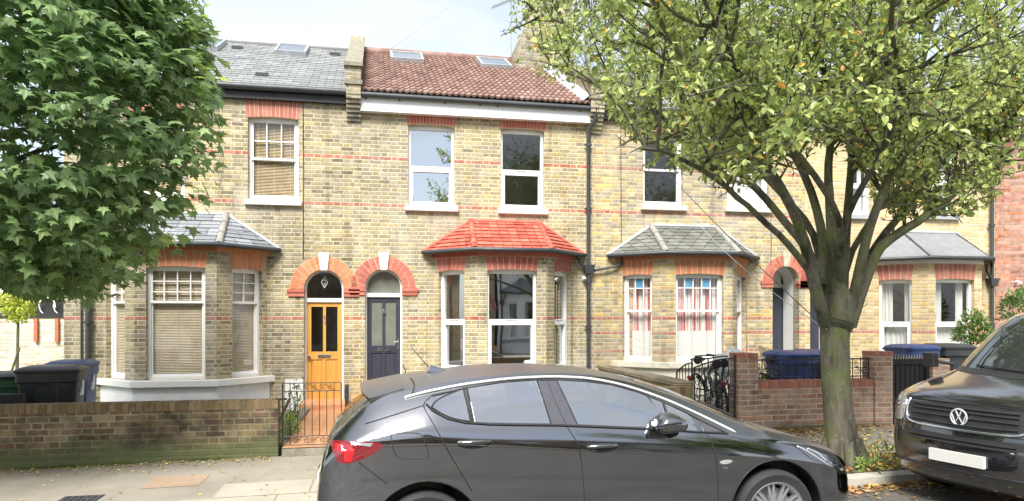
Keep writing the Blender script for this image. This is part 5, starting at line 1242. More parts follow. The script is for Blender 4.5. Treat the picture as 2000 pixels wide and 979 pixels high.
# roof spoiler with a sharp trailing edge, following the roof
M=MB(); n=14; up=[];lo=[];fr_=[]
for i in range(n+1):
    y=-.60+1.20*i/n; q=abs(y)/.6; z=topz(.16,y*.98)
    up.append((.24,y,topz(.24,y)+.006)); fr_.append((-.075+.07*q**3,y*1.02,1.318-.055*q*q)); lo.append((.02,y,1.255-.06*q*q))
vs=up+fr_+lo+[(p[0],p[1],p[2]-.018) for p in fr_]; k=n+1
fs=[(i,i+1,k+i+1,k+i) for i in range(n)]+[(k+i,k+i+1,3*k+i+1,3*k+i) for i in range(n)]+[(3*k+i,3*k+i+1,2*k+i+1,2*k+i) for i in range(n)]+[(0,k,3*k,2*k),(n,n+2*k,n+3*k,n+k)]
M.mesh(vs,fs); M.build('spoiler',M_carpaint,car,smooth=40,fixn=True)
M=MB(); a=Vector((.52,0,topz(.52,0))); M.mesh([a+Vector(v) for v in ((-.07,-.03,-.005),(.11,-.02,-.005),(.11,.02,-.005),(-.07,.03,-.005),(-.05,-.012,.05),(.0,-.008,.045),(.0,.008,.045),(-.05,.012,.05))],[(0,3,2,1),(4,5,6,7),(0,1,5,4),(1,2,6,5),(2,3,7,6),(3,0,4,7)]); ab=M.build('aerial_base',M_carpaint,car,bevel=.006)
M=MB(); M.tube([(.47,0,topz(.5,0)+.03),(.33,0,topz(.5,0)+.20)],[.005,.003],6); M.build('aerial_mast',M_black,ab)
# bumpers: lower lip, plate, badge
M=MB(); pl=[(3.93,0),(3.90,.35),(3.78,.60),(3.6,.76),(3.42,.84)]; p=[(x,-y,.20) for x,y in pl[::-1]]+[(x,y,.20) for x,y in pl[1:]]; M.tube(p,.028,8); M.build('front_lip',M_plastic,car,smooth=60)
M=MB(); M.box(3.945,3.955,-.26,.26,.34,.45); M.build('number_plate',M_plate,car)
M=MB(); M.box(-.395,-.387,-.26,.26,.56,.67); M.build('number_plate',M_plate,car)
M=MB(); M.box(-.41,-.30,-.62,.62,.22,.34); M.build('rear_diffuser',M_plastic,car,bevel=.02)
# wheels
def wheel(parent,wx,s,y,R_=.318,spokes=20,width=.22,rimr=.225,hubz=None,split=True):
    T=MB(); z=R_ if hubz is None else hubz
    T.lathe([(rimr,-width/2+.02),(R_-.03,-width/2),(R_-.008,-width/2+.02),(R_,-width/2+.05),(R_,width/2-.05),(R_-.008,width/2-.02),(R_-.03,width/2),(rimr,width/2-.02)],(wx,s*y,z),'y',48)
    w=T.build('wheel',M_tyre,parent,smooth=40)
    T=MB(); f=s*(y+width/2-.03)
    T.lathe([(rimr+.004,s*.03),(rimr+.008,s*.018),(rimr-.010,s*.008),(rimr-.022,s*-.03),(rimr-.03,-s*.16)],(wx,f,z),'y',48)
    for k in range(spokes):
        a=2*math.pi*(k+(.18 if k%2 else -.18) if split else k)/spokes; w0,w1=.017,.010; c,si=math.cos(a),math.sin(a)
        def pt(r,t,d): return (wx+r*c-t*si, f+s*d, z+r*si+t*c)
        T.mesh([pt(.045,-w0*.8,-.01),pt(.045,w0*.8,-.01),pt(rimr-.008,w1,.002),pt(rimr-.008,-w1,.002),pt(.045,-w0*.8,-.04),pt(.045,w0*.8,-.04),pt(rimr-.008,w1,-.03),pt(rimr-.008,-w1,-.03)],[(0,1,2,3),(7,6,5,4),(0,4,5,1),(1,5,6,2),(2,6,7,3),(3,7,4,0)])
    T.tube([(wx,f-s*.06,z),(wx,f+s*.002,z)],[.06,.045],20); T.build('rim',M_alloy,w,smooth=35,fixn=True)
    T=MB(); T.tube([(wx,f-s*.10,z),(wx,f-s*.07,z)],rimr-.05,28); T.build('brake_disc',M_grey,w)
for wx in WX:
    for s in (-1,1): wheel(car,wx,s,.785)
for wx in WX: M=MB(); M.box(wx-.3,wx+.3,-.60,.60,.20,.50); M.build('wheel_housing',M_plastic,car)
car.location=(0,YCAR,gz(0)); car.rotation_euler=(0,-math.atan(.016),0)

# ================================================================== VAN  (own coordinates: nose at x=0, body towards +x)
M_vanglass=plain('van_windscreen_glass',(.22,.25,.24),.03,.9,var=.02,scale=2)
van=thing('parked_van',(0,0,0),'black van facing left at the right edge, with round chrome badge and blank white plate','van')
VZ=[(.22,.14),(.30,.04),(.42,.005),(.55,0),(.68,.01),(.80,.035),(.93,.06),(1.0,.085),(1.05,.14),(1.10,.27),(1.16,.52),(1.22,.80),(1.26,.94),(1.40,1.08),(1.60,1.30),(1.75,1.49),(1.84,1.66),(1.90,1.90),(1.94,2.3),(1.96,3.0)]
def vx(z): return interp([(z_,x_) for z_,x_ in VZ],z)
VWD=[(.22,.86),(.35,.93),(.6,.952),(.95,.952),(1.2,.93),(1.5,.86),(1.75,.80),(1.9,.76),(1.96,.70)]
def vw(z): return interp(VWD,z)
def vfront(y,z):
    w=vw(z); q=min(1,abs(y)/w); return vx(z)+ (.10*q**2+.30*q**6)*(1.0 if z<1.05 else 1.0)
def vS(y,z):
    e=.008; x=vfront(y,z); n_=Vector((-1,(vfront(y+e,z)-vfront(y-e,z))/(2*e),(vfront(y,z+e)-vfront(y,z-e))/(2*e))).normalized(); return Vector((x,y,z)),n_
zs_=[.22,.26,.30,.36,.42,.48,.55,.62,.68,.74,.80,.87,.93,.97,1.0,1.02,1.05,1.075,1.10,1.13,1.16,1.19,1.22,1.24,1.26,1.30,1.35,1.40,1.5,1.6,1.68,1.75,1.8,1.84,1.87,1.90,1.92,1.94,1.955,1.96]
M=MB(); rings=[]; L_=4.89
for z in zs_:
    w=vw(z); r=[]
    for k in range(29): y=-w*math.sin(math.pi/2*(-1+2*k/28)) if False else -w*( -1+2*k/28 ); y=-y; q=-1+2*k/28; y=w*math.copysign(abs(q)**.8,q); r.append((vfront(y,z),y,z))
    for k in range(1,24): r.append((vfront(w,z)+(L_-.1-vfront(w,z))*k/24,w,z))
    r+=[(L_-.1,w,z),(L_,w-.12,z),(L_,0,z),(L_,-w+.12,z),(L_-.1,-w,z)]
    for k in range(23,0,-1): r.append((vfront(w,z)+(L_-.1-vfront(w,z))*k/24,-w,z))
    rings.append(r)
n=len(rings[0]); vs=[p for r in rings for p in r]; fs=[(i*n+j,i*n+(j+1)%n,(i+1)*n+(j+1)%n,(i+1)*n+j) for i in range(len(rings)-1) for j in range(n)]+[tuple(range(n))[::-1],tuple((len(rings)-1)*n+j for j in range(n))]
M.mesh(vs,fs); vb=M.build('body',[M_vanpaint,M_plastic],van,fixn=True)
VWX=(.93,3.93)
for wx in VWX:
    for s in (-1,1):
        C=MB(); C.tube([(wx,s*.66,.35),(wx,s*1.15,.35)],.38,48); C.build('cutter',M_plastic,None,fixn=True,loc=(0,0,0))
        co=bpy.data.objects[[o_.name for o_ in bpy.data.objects if o_.name.startswith('cutter')][-1]]
        md=vb.modifiers.new('arch','BOOLEAN'); md.operation='DIFFERENCE'; md.solver='EXACT'; md.object=co
bpy.context.view_layer.update()
dg=bpy.context.evaluated_depsgraph_get(); me3=bpy.data.meshes.new_from_object(vb.evaluated_get(dg)); vb.modifiers.clear(); vb.data=me3
for o_ in [o_ for o_ in bpy.data.objects if o_.name.startswith('cutter')]: bpy.data.objects.remove(o_)
me3.materials.clear(); me3.materials.append(M_vanpaint); me3.materials.append(M_plastic)
for p in me3.polygons: p.material_index = 1 if any(abs(p.center.y)<.93 and math.hypot(p.center.x-wx,p.center.z-.35)<.385 and abs(p.center.y)>.6 and p.center.z>.22 for wx in VWX) and abs(p.normal.y)<.9 else 0
me3.polygons.foreach_set('use_smooth',[True]*len(me3.polygons)); me3.set_sharp_from_angle(angle=R(30))
def vpatch(name,pl,mat,off=.004,th=.01,step=.06,parent=None):
    M=MB(); skin_patch(M,pl,vS,off,th,step); return M.build(name,mat,parent or van,smooth=60)
vpatch('windscreen',[(-.80,1.285),(-.4,1.265),(0,1.26),(.4,1.265),(.80,1.285),(.70,1.62),(.63,1.80),(.3,1.835),(0,1.84),(-.3,1.835),(-.63,1.80),(-.70,1.62)],glass('van_windscreen_glass',.35,(.3,.33,.33)) if False else M_vanglass,.004,.008,.08)
vpatch('windscreen_surround',[(-.86,1.25),(0,1.225),(.86,1.25),(.80,1.30),(0,1.275),(-.80,1.30)],M_plastic,.003,.006)
gr=vpatch('grille',[(-.56,.855),(-.50,.815),(0,.795),(.50,.815),(.56,.855),(.565,1.0),(0,1.01),(-.565,1.0)],M_black,.003,.01)
M=MB()
for z in (.85,.90,.95,.985):
    M.tube([vS(y,z-.02*(1-(y/.6)**2) if z<.9 else z)[0]+Vector((-.012,0,0)) for y in [i*.1-.5 for i in range(11)]],.009,6)
M.build('grille_slat',M_plastic,gr)
M=MB(); M.tube([vS(y,z)[0]+vS(y,z)[1]*.008 for y,z in smooth_poly([(-.575,1.015),(-.57,.87),(-.51,.80),(-.3,.785),(0,.78),(.3,.785),(.51,.80),(.57,.87),(.575,1.015)],4,False)],.013,6); M.build('grille_chrome',M_chrome,gr,smooth=60)
vpatch('lower_intake',[(-.55,.66),(0,.63),(.55,.66),(.62,.74),(0,.72),(-.62,.74)],M_plastic,.002,.01)
M=MB()
for z in (.655,.69): M.tube([vS(y,z)[0]+Vector((-.008,0,0)) for y in [i*.1-.5 for i in range(11)]],.009,6)
M.build('intake_slat',M_black,van)
for s in (-1,1):
    hl=vpatch('headlight',smooth_poly([(s*.625,1.0),(s*.62,.84),(s*.67,.79),(s*.86,.80),(s*.93,.86),(s*.925,1.0),(s*.85,1.045),(s*.72,1.04)],3),M_clear,.006,.012,.04)
    M=MB(); p,nn=vS(s*.76,.92); M.tube([p-nn*.0+nn*.006,p+nn*.016],[.065,.055],18); M.build('lamp_reflector',M_chrome,hl)
    M=MB(); M.tube([(vfront(s*.86,1.27),s*.92,1.30),(1.1,s*1.02,1.33)],.02,8); M.mesh([(1.0+a,s*(1.04+b),1.36+c) for a in (0,.09) for b in (-.06,.07) for c in (-.09,.07)],[(0,1,3,2),(4,6,7,5),(0,4,5,1),(2,3,7,6),(0,2,6,4),(1,5,7,3)]); M.build('mirror',M_plastic,van,bevel=.03)
    M=MB(); M.tube([vS(s*(.1+.06*k)-.12,1.275+.004*k)[0]+vS(0,1.3)[1]*.02 for k in range(10)],.008,5); M.build('wiper',M_black,van)
    M=MB(); M.tube([(.55,s*.945,1.02),(.75,s*.948,1.02)],[.01,.01],5); M.box(1.25,2.1,min(s*.845,s*.90),max(s*.845,s*.90),1.32,1.72) if False else None; M.build('side_indicator',M_clear,van)
# round emblem: ring with the two stacked letters
p0,nn=vS(0,.905); M=MB(); Rb=.076
def ep(y,z): return Vector((p0.x-.024,y,.905+z))
M.tube([ep(Rb*math.cos(a*math.pi/18),Rb*math.sin(a*math.pi/18)) for a in range(37)],.0085,6)
def stroke(pts,w=.0072):
    M.tube([ep(y,z) for y,z in pts],w,6)
stroke([(-.029,.066),(-.005,.007),(.005,.007),(.029,.066)]); stroke([(-.067,.024),(-.035,-.061),(-.005,-.005),(.005,-.005),(.035,-.061),(.067,.024)])
M.build('emblem',M_alloyb,van,smooth=60)
M=MB(); M.tube([(p0.x-.002,0,.905),(p0.x-.018,0,.905)],Rb,24); M.build('emblem_disc',M_black,van)
M=MB(); xq_=vfront(.26,.52)-.012; M.mesh([(xq_-.012,-.26,.465),(xq_-.012,.26,.465),(xq_-.012,.26,.575),(xq_-.012,-.26,.575),(xq_+.02,-.26,.465),(xq_+.02,.26,.465),(xq_+.02,.26,.575),(xq_+.02,-.26,.575)],[(0,3,2,1),(0,1,5,4),(1,2,6,5),(2,3,7,6),(3,0,4,7)]); xm=vfront(0,.52)
M.v=[v-Vector((xq_-xm+.012,0,0)) for v in M.v]; M.build('number_plate',M_plate,van,fixn=True)
M=MB(); M.tube([vS(y,.40)[0]+vS(y,.4)[1]*.004 for y in [i*.1-.8 for i in range(17)]],.012,6); M.build('bumper_strip',M_plastic,van,smooth=60)
M=MB(); M.tube([vS(y,1.025)[0]+vS(y,1.02)[1]*.001 for y in [i*.1-.8 for i in range(17)]],.006,5); M.tube([vS(y,.775)[0] for y in [i*.1-.9 for i in range(19)]],.005,5); M.build('panel_gap',M_seal,van)
for wx in VWX:
    for s in (-1,1): wheel(van,wx,s,.83,.335,10,.22,.20)
M=MB(); M.box(.4,4.4,-.62,.62,.20,.5); M.build('chassis',M_plastic,van)
VXP,VYP,VROT=5.15,5.55,R(12)
van.location=(VXP,VYP,gz(5.4)); van.rotation_euler=(0,-math.atan(.016),VROT); van.scale=(1,.98,.945)

# ================================================================== TREES AND PLANTS
def mesh_from(name,V,F,UVs,mats,parent,mi=None,loc=(0,0,0)):
    me=bpy.data.meshes.new(name); me.from_pydata(V,[],F); 
    for m_ in (mats if isinstance(mats,list) else [mats]): me.materials.append(m_)
    uvl=me.uv_layers.new(name='UVMap'); d=[]
    for f,u in zip(F,UVs):
        for _ in f: d+= [u,.5]
    uvl.data.foreach_set('uv',d); me.update()
    o=bpy.data.objects.new(name,me); COL.objects.link(o); o.parent=parent; o['_o']=[0,0,0]; 
    if parent is not None: o.location=tuple(-Vector(parent['_o']))
    return o
def rvec():
    while True:
        v=Vector((random.uniform(-1,1),random.uniform(-1,1),random.uniform(-1,1)))
        if .05<v.length<1: return v.normalized()
def oval_leaf(V,F,U,p,d,n,L,W,u,curl=.15):
    d=d.normalized(); s=d.cross(n)
    if s.length<1e-3: s=d.cross(Vector((1,0,0)))
    s.normalize(); n=s.cross(d); i=len(V)
    for a,b,c in ((0,0,0),(.3,.5,.10),(.7,.42,.06),(1,0,-curl),(.7,-.42,.06),(.3,-.5,.10)): V.append(tuple(p+d*(a*L)+s*(b*W)+n*(c*L)))
    F+= [(i,i+1,i+2,i+3),(i,i+3,i+4,i+5)]; U+=[u,u]
MAPLE=[(0,.0),(.10,.12),(.34,.02),(.26,.20),(.50,.42),(.30,.44),(.27,.56),(.15,.52),(0,1.0),(-.15,.52),(-.27,.56),(-.30,.44),(-.50,.42),(-.26,.20),(-.34,.02),(-.10,.12)]
def maple_leaf(V,F,U,p,d,n,L,u):
    d=d.normalized(); s=d.cross(n)
    if s.length<1e-3: s=d.cross(Vector((1,0,0)))
    s.normalize(); n=s.cross(d); i=len(V)
    for x,y in MAPLE:
        r=x*x*1.0+(y-.3)**2*.5; V.append(tuple(p+d*(y*L)+s*(x*L*1.15)-n*(r*L*.55)))
    F.append((i,i+1,i+2,i+3,i+4,i+5,i+6,i+7,i+8)); F.append((i,i+8,i+9,i+10,i+11,i+12,i+13,i+14,i+15)); U+=[u,u]
# ---- street tree with many upright limbs
random.seed(21)
TY=7.25
tree=thing('street_tree',(5.18,TY,.13),'tall street tree with mossy grey trunk and small yellowing leaves by the kerb','tree')
T=MB()
def TP(px,py,dy=0): return PX(px,py,TY+dy)
b=TP(1646,900); b=Vector((b.x,TY,.10))
tr=[b+Vector((0,0,-.05)),b+Vector((0,0,.06)),b+Vector((-.01,0,.25))]+[TP(1637,800),TP(1632,730),TP(1630,660),TP(1634,620),TP(1638,585),TP(1640,550)]
T.tube(tr,[.28,.215,.178,.158,.152,.155,.172,.165,.06],20)
for a in range(7):   # root flare
    t_=a*.9; T.tube([b+Vector((.13*math.cos(t_),.13*math.sin(t_),.32)),b+Vector((.22*math.cos(t_),.22*math.sin(t_),.08)),b+Vector((.40*math.cos(t_),.40*math.sin(t_),-.06))],[.07,.075,.03],8)
limbs=[([(1618,650),(1597,580),(1572,480),(1548,410),(1500,330),(1440,240),(1380,170),(1300,60),(1260,-60)],.095,-.5),
 ([(1612,620),(1592,520),(1540,440),(1470,360),(1400,290),(1310,235),(1220,190),(1130,150)],.075,.55),
 ([(1625,640),(1612,540),(1603,440),(1575,350),(1545,290),(1530,180),(1500,60),(1490,-60)],.085,.3),
 ([(1632,640),(1628,520),(1622,420),(1618,320),(1628,220),(1600,100),(1590,-50)],.09,-.2),
 ([(1642,640),(1648,520),(1655,420),(1662,320),(1670,200),(1690,80),(1700,-60)],.085,.6),
 ([(1655,640),(1678,530),(1700,440),(1735,350),(1770,250),(1800,130),(1830,0),(1840,-70)],.08,-.45),
 ([(1660,640),(1690,550),(1722,480),(1790,435),(1855,385),(1905,330),(1945,280),(1985,215),(2040,150)],.085,-.1),
 ([(1655,620),(1700,500),(1750,430),(1800,360),(1860,290),(1910,200),(1960,90),(1990,-30)],.07,.8),
 ([(1640,600),(1665,490),(1740,380),(1830,300),(1900,240),(1980,140)],.055,1.3),
 ([(1600,570),(1560,500),(1500,440),(1440,385),(1370,330),(1300,300),(1250,290)],.05,-.9),
 ([(1605,560),(1590,460),(1520,370),(1450,310),(1330,190),(1230,110),(1130,60),(1060,30)],.06,1.1),
 ([(1635,560),(1640,430),(1560,300),(1480,200),(1420,100),(1360,-40)],.05,-1.2),
 ([(1640,560),(1652,430),(1720,300),(1760,180),(1740,60),(1750,-60)],.05,-1.1)]
twigs=[]
def crown_ok(p):
    D=p.x*SA+p.y*CA
    if D<2.5: return False
    px=1000+FPX*(p.x*CA-p.y*SA)/D; py=620-(p.z-H)/D*FPX
    lo=interp([(960,0),(1000,60),(1010,140),(1100,165),(1170,180),(1200,235),(1250,290),(1262,320),(1330,330),(1390,350),(1430,375),(1490,350),(1550,290),(1620,285),(1680,330),(1720,400),(1780,420),(1870,420),(1930,400),(1960,370),(2000,330),(2100,300)],px)
    if px<990 or py>lo+22*mnoise.noise(Vector((px*.015,p.y,0))): return False
    return True
def grow(p,d,L,r,depth,out):
    pts=[p.copy()]; dd=d.normalized(); n=5
    for i in range(n):
        dd=(dd+rvec()*.22+Vector((0,0,.05))).normalized(); pts.append(pts[-1]+dd*(L/n))
        if not crown_ok(pts[-1]): n=i+1; break
    T.tube(pts,[r*(1-.7*i/n) for i in range(n+1)],5 if depth else 6,cap=False); out.append((pts,depth))
    if depth<2:
        for k in range(5 if depth==0 else 4):
            i=random.randint(1,n); q=pts[i]; nd=(dd*.6+rvec()*.9+Vector((0,0,.12))).normalized(); grow(q,nd,L*random.uniform(.45,.7),r*.5,depth+1,out)
random.seed(33)
for pts,r0,dy in limbs:
    n=len(pts); P3=[TP(px,py,dy*(i/(n-1))**1.0*2.2) for i,(px,py) in enumerate(pts)]
    # smooth
    Q=[]
    for i in range(n-1):
        for j in range(3):
            t_=j/3; p0_,p1_,p2_,p3_=[P3[max(0,min(n-1,i+k))] for k in (-1,0,1,2)]
            Q.append(.5*((2*p1_)+(-p0_+p2_)*t_+(2*p0_-5*p1_+4*p2_-p3_)*t_*t_+(-p0_+3*p1_-3*p2_+p3_)*t_**3)+Vector((random.uniform(-.012,.012),)*3))
    Q.append(P3[-1]); m_=len(Q); T.tube(Q,[r0*.80*(1-.78*(i/(m_-1))**.8)+.004 for i in range(m_)],10)
    for i in range(int(m_*.22),m_):
        for _ in range(2):
            if random.random()<.95:
                dd=(Q[min(i+1,m_-1)]-Q[i-1]).normalized(); sd=rvec(); sd=(sd-dd*sd.dot(dd)).normalized(); out=[]
                s0=Q[i]; d_=(dd*.55+sd*.9+Vector((0,0,.1)))
                if not crown_ok(s0+d_.normalized()*.35): continue
                grow(s0,d_,random.uniform(.7,1.25),.018,0,out); twigs+=out
T.build('trunk',M_bark,tree,smooth=60)
V=[];F=[];U=[]
random.seed(4)
for pts,dep in twigs:
    if dep==0: cnt=3
    elif dep==1: cnt=5
    else: cnt=6
    for k in range(cnt):
        f=random.random()*(len(pts)-1); i=int(f); p=pts[i].lerp(pts[min(i+1,len(pts)-1)],f-i)+rvec()*random.uniform(.0,.05)
        if not crown_ok(p) or p.z<1.9: continue
        d_=(rvec()+Vector((0,0,-.35))+(pts[-1]-pts[0]).normalized()*.5); nn=(rvec()*.8+Vector((-.1,-.25,1.0))).normalized()
        u=min(1,max(0,random.gauss(.45,.22))); 
        u=min(u,.92)
        if random.random()<.03: u=random.uniform(.93,1)
        L=random.uniform(.05,.085); oval_leaf(V,F,U,p,d_,nn,L,L*.62,u)
NLEAF=len(F)//2; print('street leaves',NLEAF,'twigs',len(twigs))
mesh_from('crown',V,F,U,M_crab,tree)
M=MB(); c_=TP(1632,640); c_=Vector((c_.x,TY,c_.z)); 
for dz,r_ in ((0,.175),(.03,.178),(.07,.185)):
    M.tube([c_+Vector((r_*math.cos(a*math.pi/10),r_*math.sin(a*math.pi/10),dz-.05*math.cos(a*math.pi/10))) for a in range(21)],.006,5)
tag(M.build('wire_wrap',M_black,loc=tuple(c_)),'dark wire wound around the street tree trunk below its fork','wire')
def cable(name,a,b,sag,label,r=.006,mat=None):
    M=MB(); a=Vector(a); b=Vector(b); M.tube([a.lerp(b,i/24)-Vector((0,0,sag*4*(i/24)*(1-i/24))) for i in range(25)],r,5)
    tag(M.build(name,mat or M_black,loc=tuple(a)),label,'cable')
cable('cable',PX(1215,235,YF-.05),c_+Vector((-.19,-.05,.02)),.12,'thin black cable drooping from the eaves by the downpipe down to the tree trunk',.0055)
cable('cable',PX(1330,395,YF-.05),c_+Vector((-.18,-.10,-.02)),.18,'thin grey cable from the diamond slate bay roof down to the tree trunk',.005,M_grey)
cable('cable',PX(610,196,YF-.05),PX(905,-10,30),.1,'faint pale telephone wire rising over the red tiled roof into the sky',.009,M_grey)
o=thing('tv_aerial',tuple(PX(998,110,18.2)),'thin television aerial on a mast at the chimney of the red tiled house','aerial')
M=MB(); a_=PX(998,112,18.2); t_=PX(998,-25,18.2); M.tube([a_,t_],.018,6); M.build('mast',M_grey,o)
M=MB(); q0=PX(1000,-2,18.2); q1=PX(962,14,17.6); M.tube([q0,q1],.014,5)
for k in range(9): p=q0.lerp(q1,k/8); M.tube([p+Vector((0,-.18,-.03)),p+Vector((0,.18,.03))],.009,4); M.tube([p+Vector((0,0,-.07)),p+Vector((0,0,.07))],.008,4)
M.build('antenna',M_grey,o)
# ---- maple at the left
random.seed(12)
mt=thing('maple_tree',(-6.1,7.9,.05),'large maple tree with dense lobed green leaves filling the left of the picture','tree')
T=MB(); T.tube([(-6.1,7.9,-.1),(-6.08,7.9,.3),(-6.05,7.9,1.6),(-5.9,8.0,2.6),(-5.6,8.2,3.6),(-5.2,8.3,4.8),(-4.9,8.4,6.2)],[.34,.26,.22,.20,.16,.12,.06],14)
def MP(px,py,Y): return PX(px,py,Y)
mlimbs=[([(-5.95,7.95,2.3),MP(-60,415,8.2),MP(10,402,8.1),MP(60,395,8.2),MP(150,380,8.4),MP(260,360,8.6)],.05),
 ([(-5.95,7.95,2.4),MP(-50,345,8.1),MP(20,318,8.0),MP(75,295,8.1),MP(180,270,8.2),MP(330,250,8.3)],.045),
 ([(-5.9,8.0,2.6),MP(-30,290,8.3),MP(5,205,8.4),MP(38,110,8.4),MP(45,40,8.4),MP(40,-80,8.4)],.06),
 ([MP(38,115,8.4),MP(120,105,8.6),MP(240,90,8.6),MP(340,90,8.5)],.03),
 ([(-5.6,8.2,3.6),(-4.9,7.6,4.4),(-4.1,7.4,5.0),(-3.2,7.5,5.3)],.06),([(-5.9,8.,2.5),(-5.2,8.9,3.0),(-4.2,9.4,3.4),(-3.2,9.6,3.6)],.06),([(-5.95,8.,2.3),(-5.3,7.3,2.6),(-4.4,7.1,2.7),(-3.5,7.3,2.6)],.05),([(-5.4,8.3,4.2),(-4.6,9.1,5.2),(-3.6,9.3,5.9)],.05)]
for pts,r_ in mlimbs: T.tube([Vector(p) for p in pts],[r_*(1-.75*i/(len(pts)-1)) for i in range(len(pts))],8)
V=[];F=[];U=[]
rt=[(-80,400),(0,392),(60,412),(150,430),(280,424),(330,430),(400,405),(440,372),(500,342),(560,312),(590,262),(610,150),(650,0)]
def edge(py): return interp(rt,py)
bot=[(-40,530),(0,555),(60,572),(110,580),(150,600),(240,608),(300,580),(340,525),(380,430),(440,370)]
def spray(p,outd,n_,sz):
    a=outd.normalized()
    for k in range(n_):
        off=Vector((random.gauss(0,.16),random.gauss(0,.16),random.gauss(0,.045)))+a*random.uniform(-.1,.12); q=p+off
        D=q.x*SA+q.y*CA; px=1000+FPX*(q.x*CA-q.y*SA)/D; py=620-(q.z-H)/D*FPX
        if D<3 or (px>-500 and (px>edge(py)+14*mnoise.noise(Vector((py*.03,q.y*2,3))) or (px>-60 and py>interp(bot,px)))): continue
        d_=(a*.45+Vector((off.x,off.y,0))*2.5+Vector((0,0,-.45))+rvec()*.75); nn=(Vector((0,-.25,.8))+a*.6+rvec()*.5)
        L=sz*random.uniform(.7,1.15); u=min(1,max(0,random.gauss(.4,.16)+(.35 if px>edge(py)-60 and random.random()<.55 else 0)))  # many right-edge leaves shifted lighter and yellower: sunlight put into leaf colour
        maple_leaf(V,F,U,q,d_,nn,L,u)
        if random.random()<.3: T.tube([q,q-d_.normalized()*.07],.002,3,cap=False)
C0=Vector((-4.75,8.45,4.35)); RX,RY,RZ=3.0,2.0,2.75
cnt=0
while cnt<2300:
    v=rvec(); rr=random.uniform(.50,1.0)**.6; p=C0+Vector((v.x*RX,v.y*RY,v.z*RZ))*rr
    if v.y>.55 and random.random()<.75: continue
    # layered tiers with gaps between them
    tier=mnoise.noise(Vector((p.x*.9,p.y*.9,p.z*1.9+5)))
    if tier<-.28: continue
    D=p.x*SA+p.y*CA; px=1000+FPX*(p.x*CA-p.y*SA)/D
    if px<-380 or p.z>6.6: 
        if random.random()<.6: continue
    cnt+=1; o_=(p-C0); o_.z*=.55; spray(p,o_+Vector((.0,-.35,0)),random.randint(8,12),.165*random.uniform(.75,1.15))
for (ax,ay,py0) in ((7.4,8.2,0),):
    pass
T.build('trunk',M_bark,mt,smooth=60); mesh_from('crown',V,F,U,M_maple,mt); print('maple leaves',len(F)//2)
# tree across the street, mirrored in the upper window
tc=dup(tree); tc.location=(10.6,-5.6,.1); tc.scale=(1.1,1.1,1.4); tc['label']='street tree on the opposite pavement, mirrored dark in the upper window'; tc.rotation_euler=(0,0,R(70))
# ---- shrubs
def bush(name,c,rx,ry,rz,n,label,mat,cat='shrub',sz=.09,umax=1.,stem=True,group=None):
    o=thing(name,(c[0],c[1],c[2]),label,cat,group); V=[];F=[];U=[]; c=Vector(c); S=MB()
    for k in range(n):
        v=rvec(); v.z=abs(v.z)*.9+.1*v.z; p=c+Vector((v.x*rx,v.y*ry,v.z*rz))*(random.random()**.35)
        if mnoise.noise(p*4.)<-.25: continue
        oval_leaf(V,F,U,p,(p-c)+rvec()*.4*max(rx,rz),Vector((0,-.3,1))+rvec()*.6,sz*random.uniform(.7,1.2),sz*.42,random.random()*umax)
    for k in range(8): v=rvec(); S.tube([c+Vector((v.x*.04,v.y*.04,-.05)),c+Vector((v.x*rx*.7,v.y*ry*.7,abs(v.z)*rz*.7))],[.012,.005],5)
    S.build('stems',M_bark,o); mesh_from('foliage',V,F,U,mat,o); return o
random.seed(8)
p=PX(1903,668,12.2); bush('garden_shrub',(p.x,12.2,p.z),.36,.36,.62,900,'green leaved shrub with reddish tips behind the van bonnet, by the right bay window',M_bush,umax=.95)
p=PX(1990,625,12.2); bush('garden_shrub',(p.x+.1,12.2,p.z),.5,.4,.75,900,'tall green shrub with pink flower heads at the right edge above the van',M_bush,umax=.7)
q=PX(1986,553,11.9); M=MB()
for k in range(70): v=rvec()*random.uniform(.0,.10); M.tube([q,q+v],[.012,.026],6)
tag(M.build('flower_head',plain('pale_pink_petal',(.72,.42,.42),.7),loc=tuple(q)),'pale pink rounded flower head at the right edge above the van','flower')
p=PX(568,840,10.2); bush('garden_plant',(p.x-.04,10.4,.20),.14,.5,.28,330,'bright green leafy plant beside the tiled path behind the thin gate',M_weed,'plant',.06)
p=PX(575,800,11.9); bush('garden_plant',(p.x,11.9,.25),.16,.2,.55,160,'pale feathery plant against the white plinth left of the orange door',M_weed,'plant',.05)
p=PX(1500,700,10.); bush('garden_plant',(p.x,10.2,.35),.5,.25,.5,260,'low green plants seen through the scrolled iron railing',M_weed,'plant',.07)
bush('tree_pit_weeds',(b.x+.35,TY-.12,.12),.42,.22,.30,210,'weedy stems growing around the foot of the street tree trunk',M_weed,'weeds',.05)
bush('tree_pit_weeds',(b.x+.02,TY-.42,.13),.14,.10,.22,70,'small clump of pale green weeds in front of the street tree trunk',M_weed,'weeds',.07)
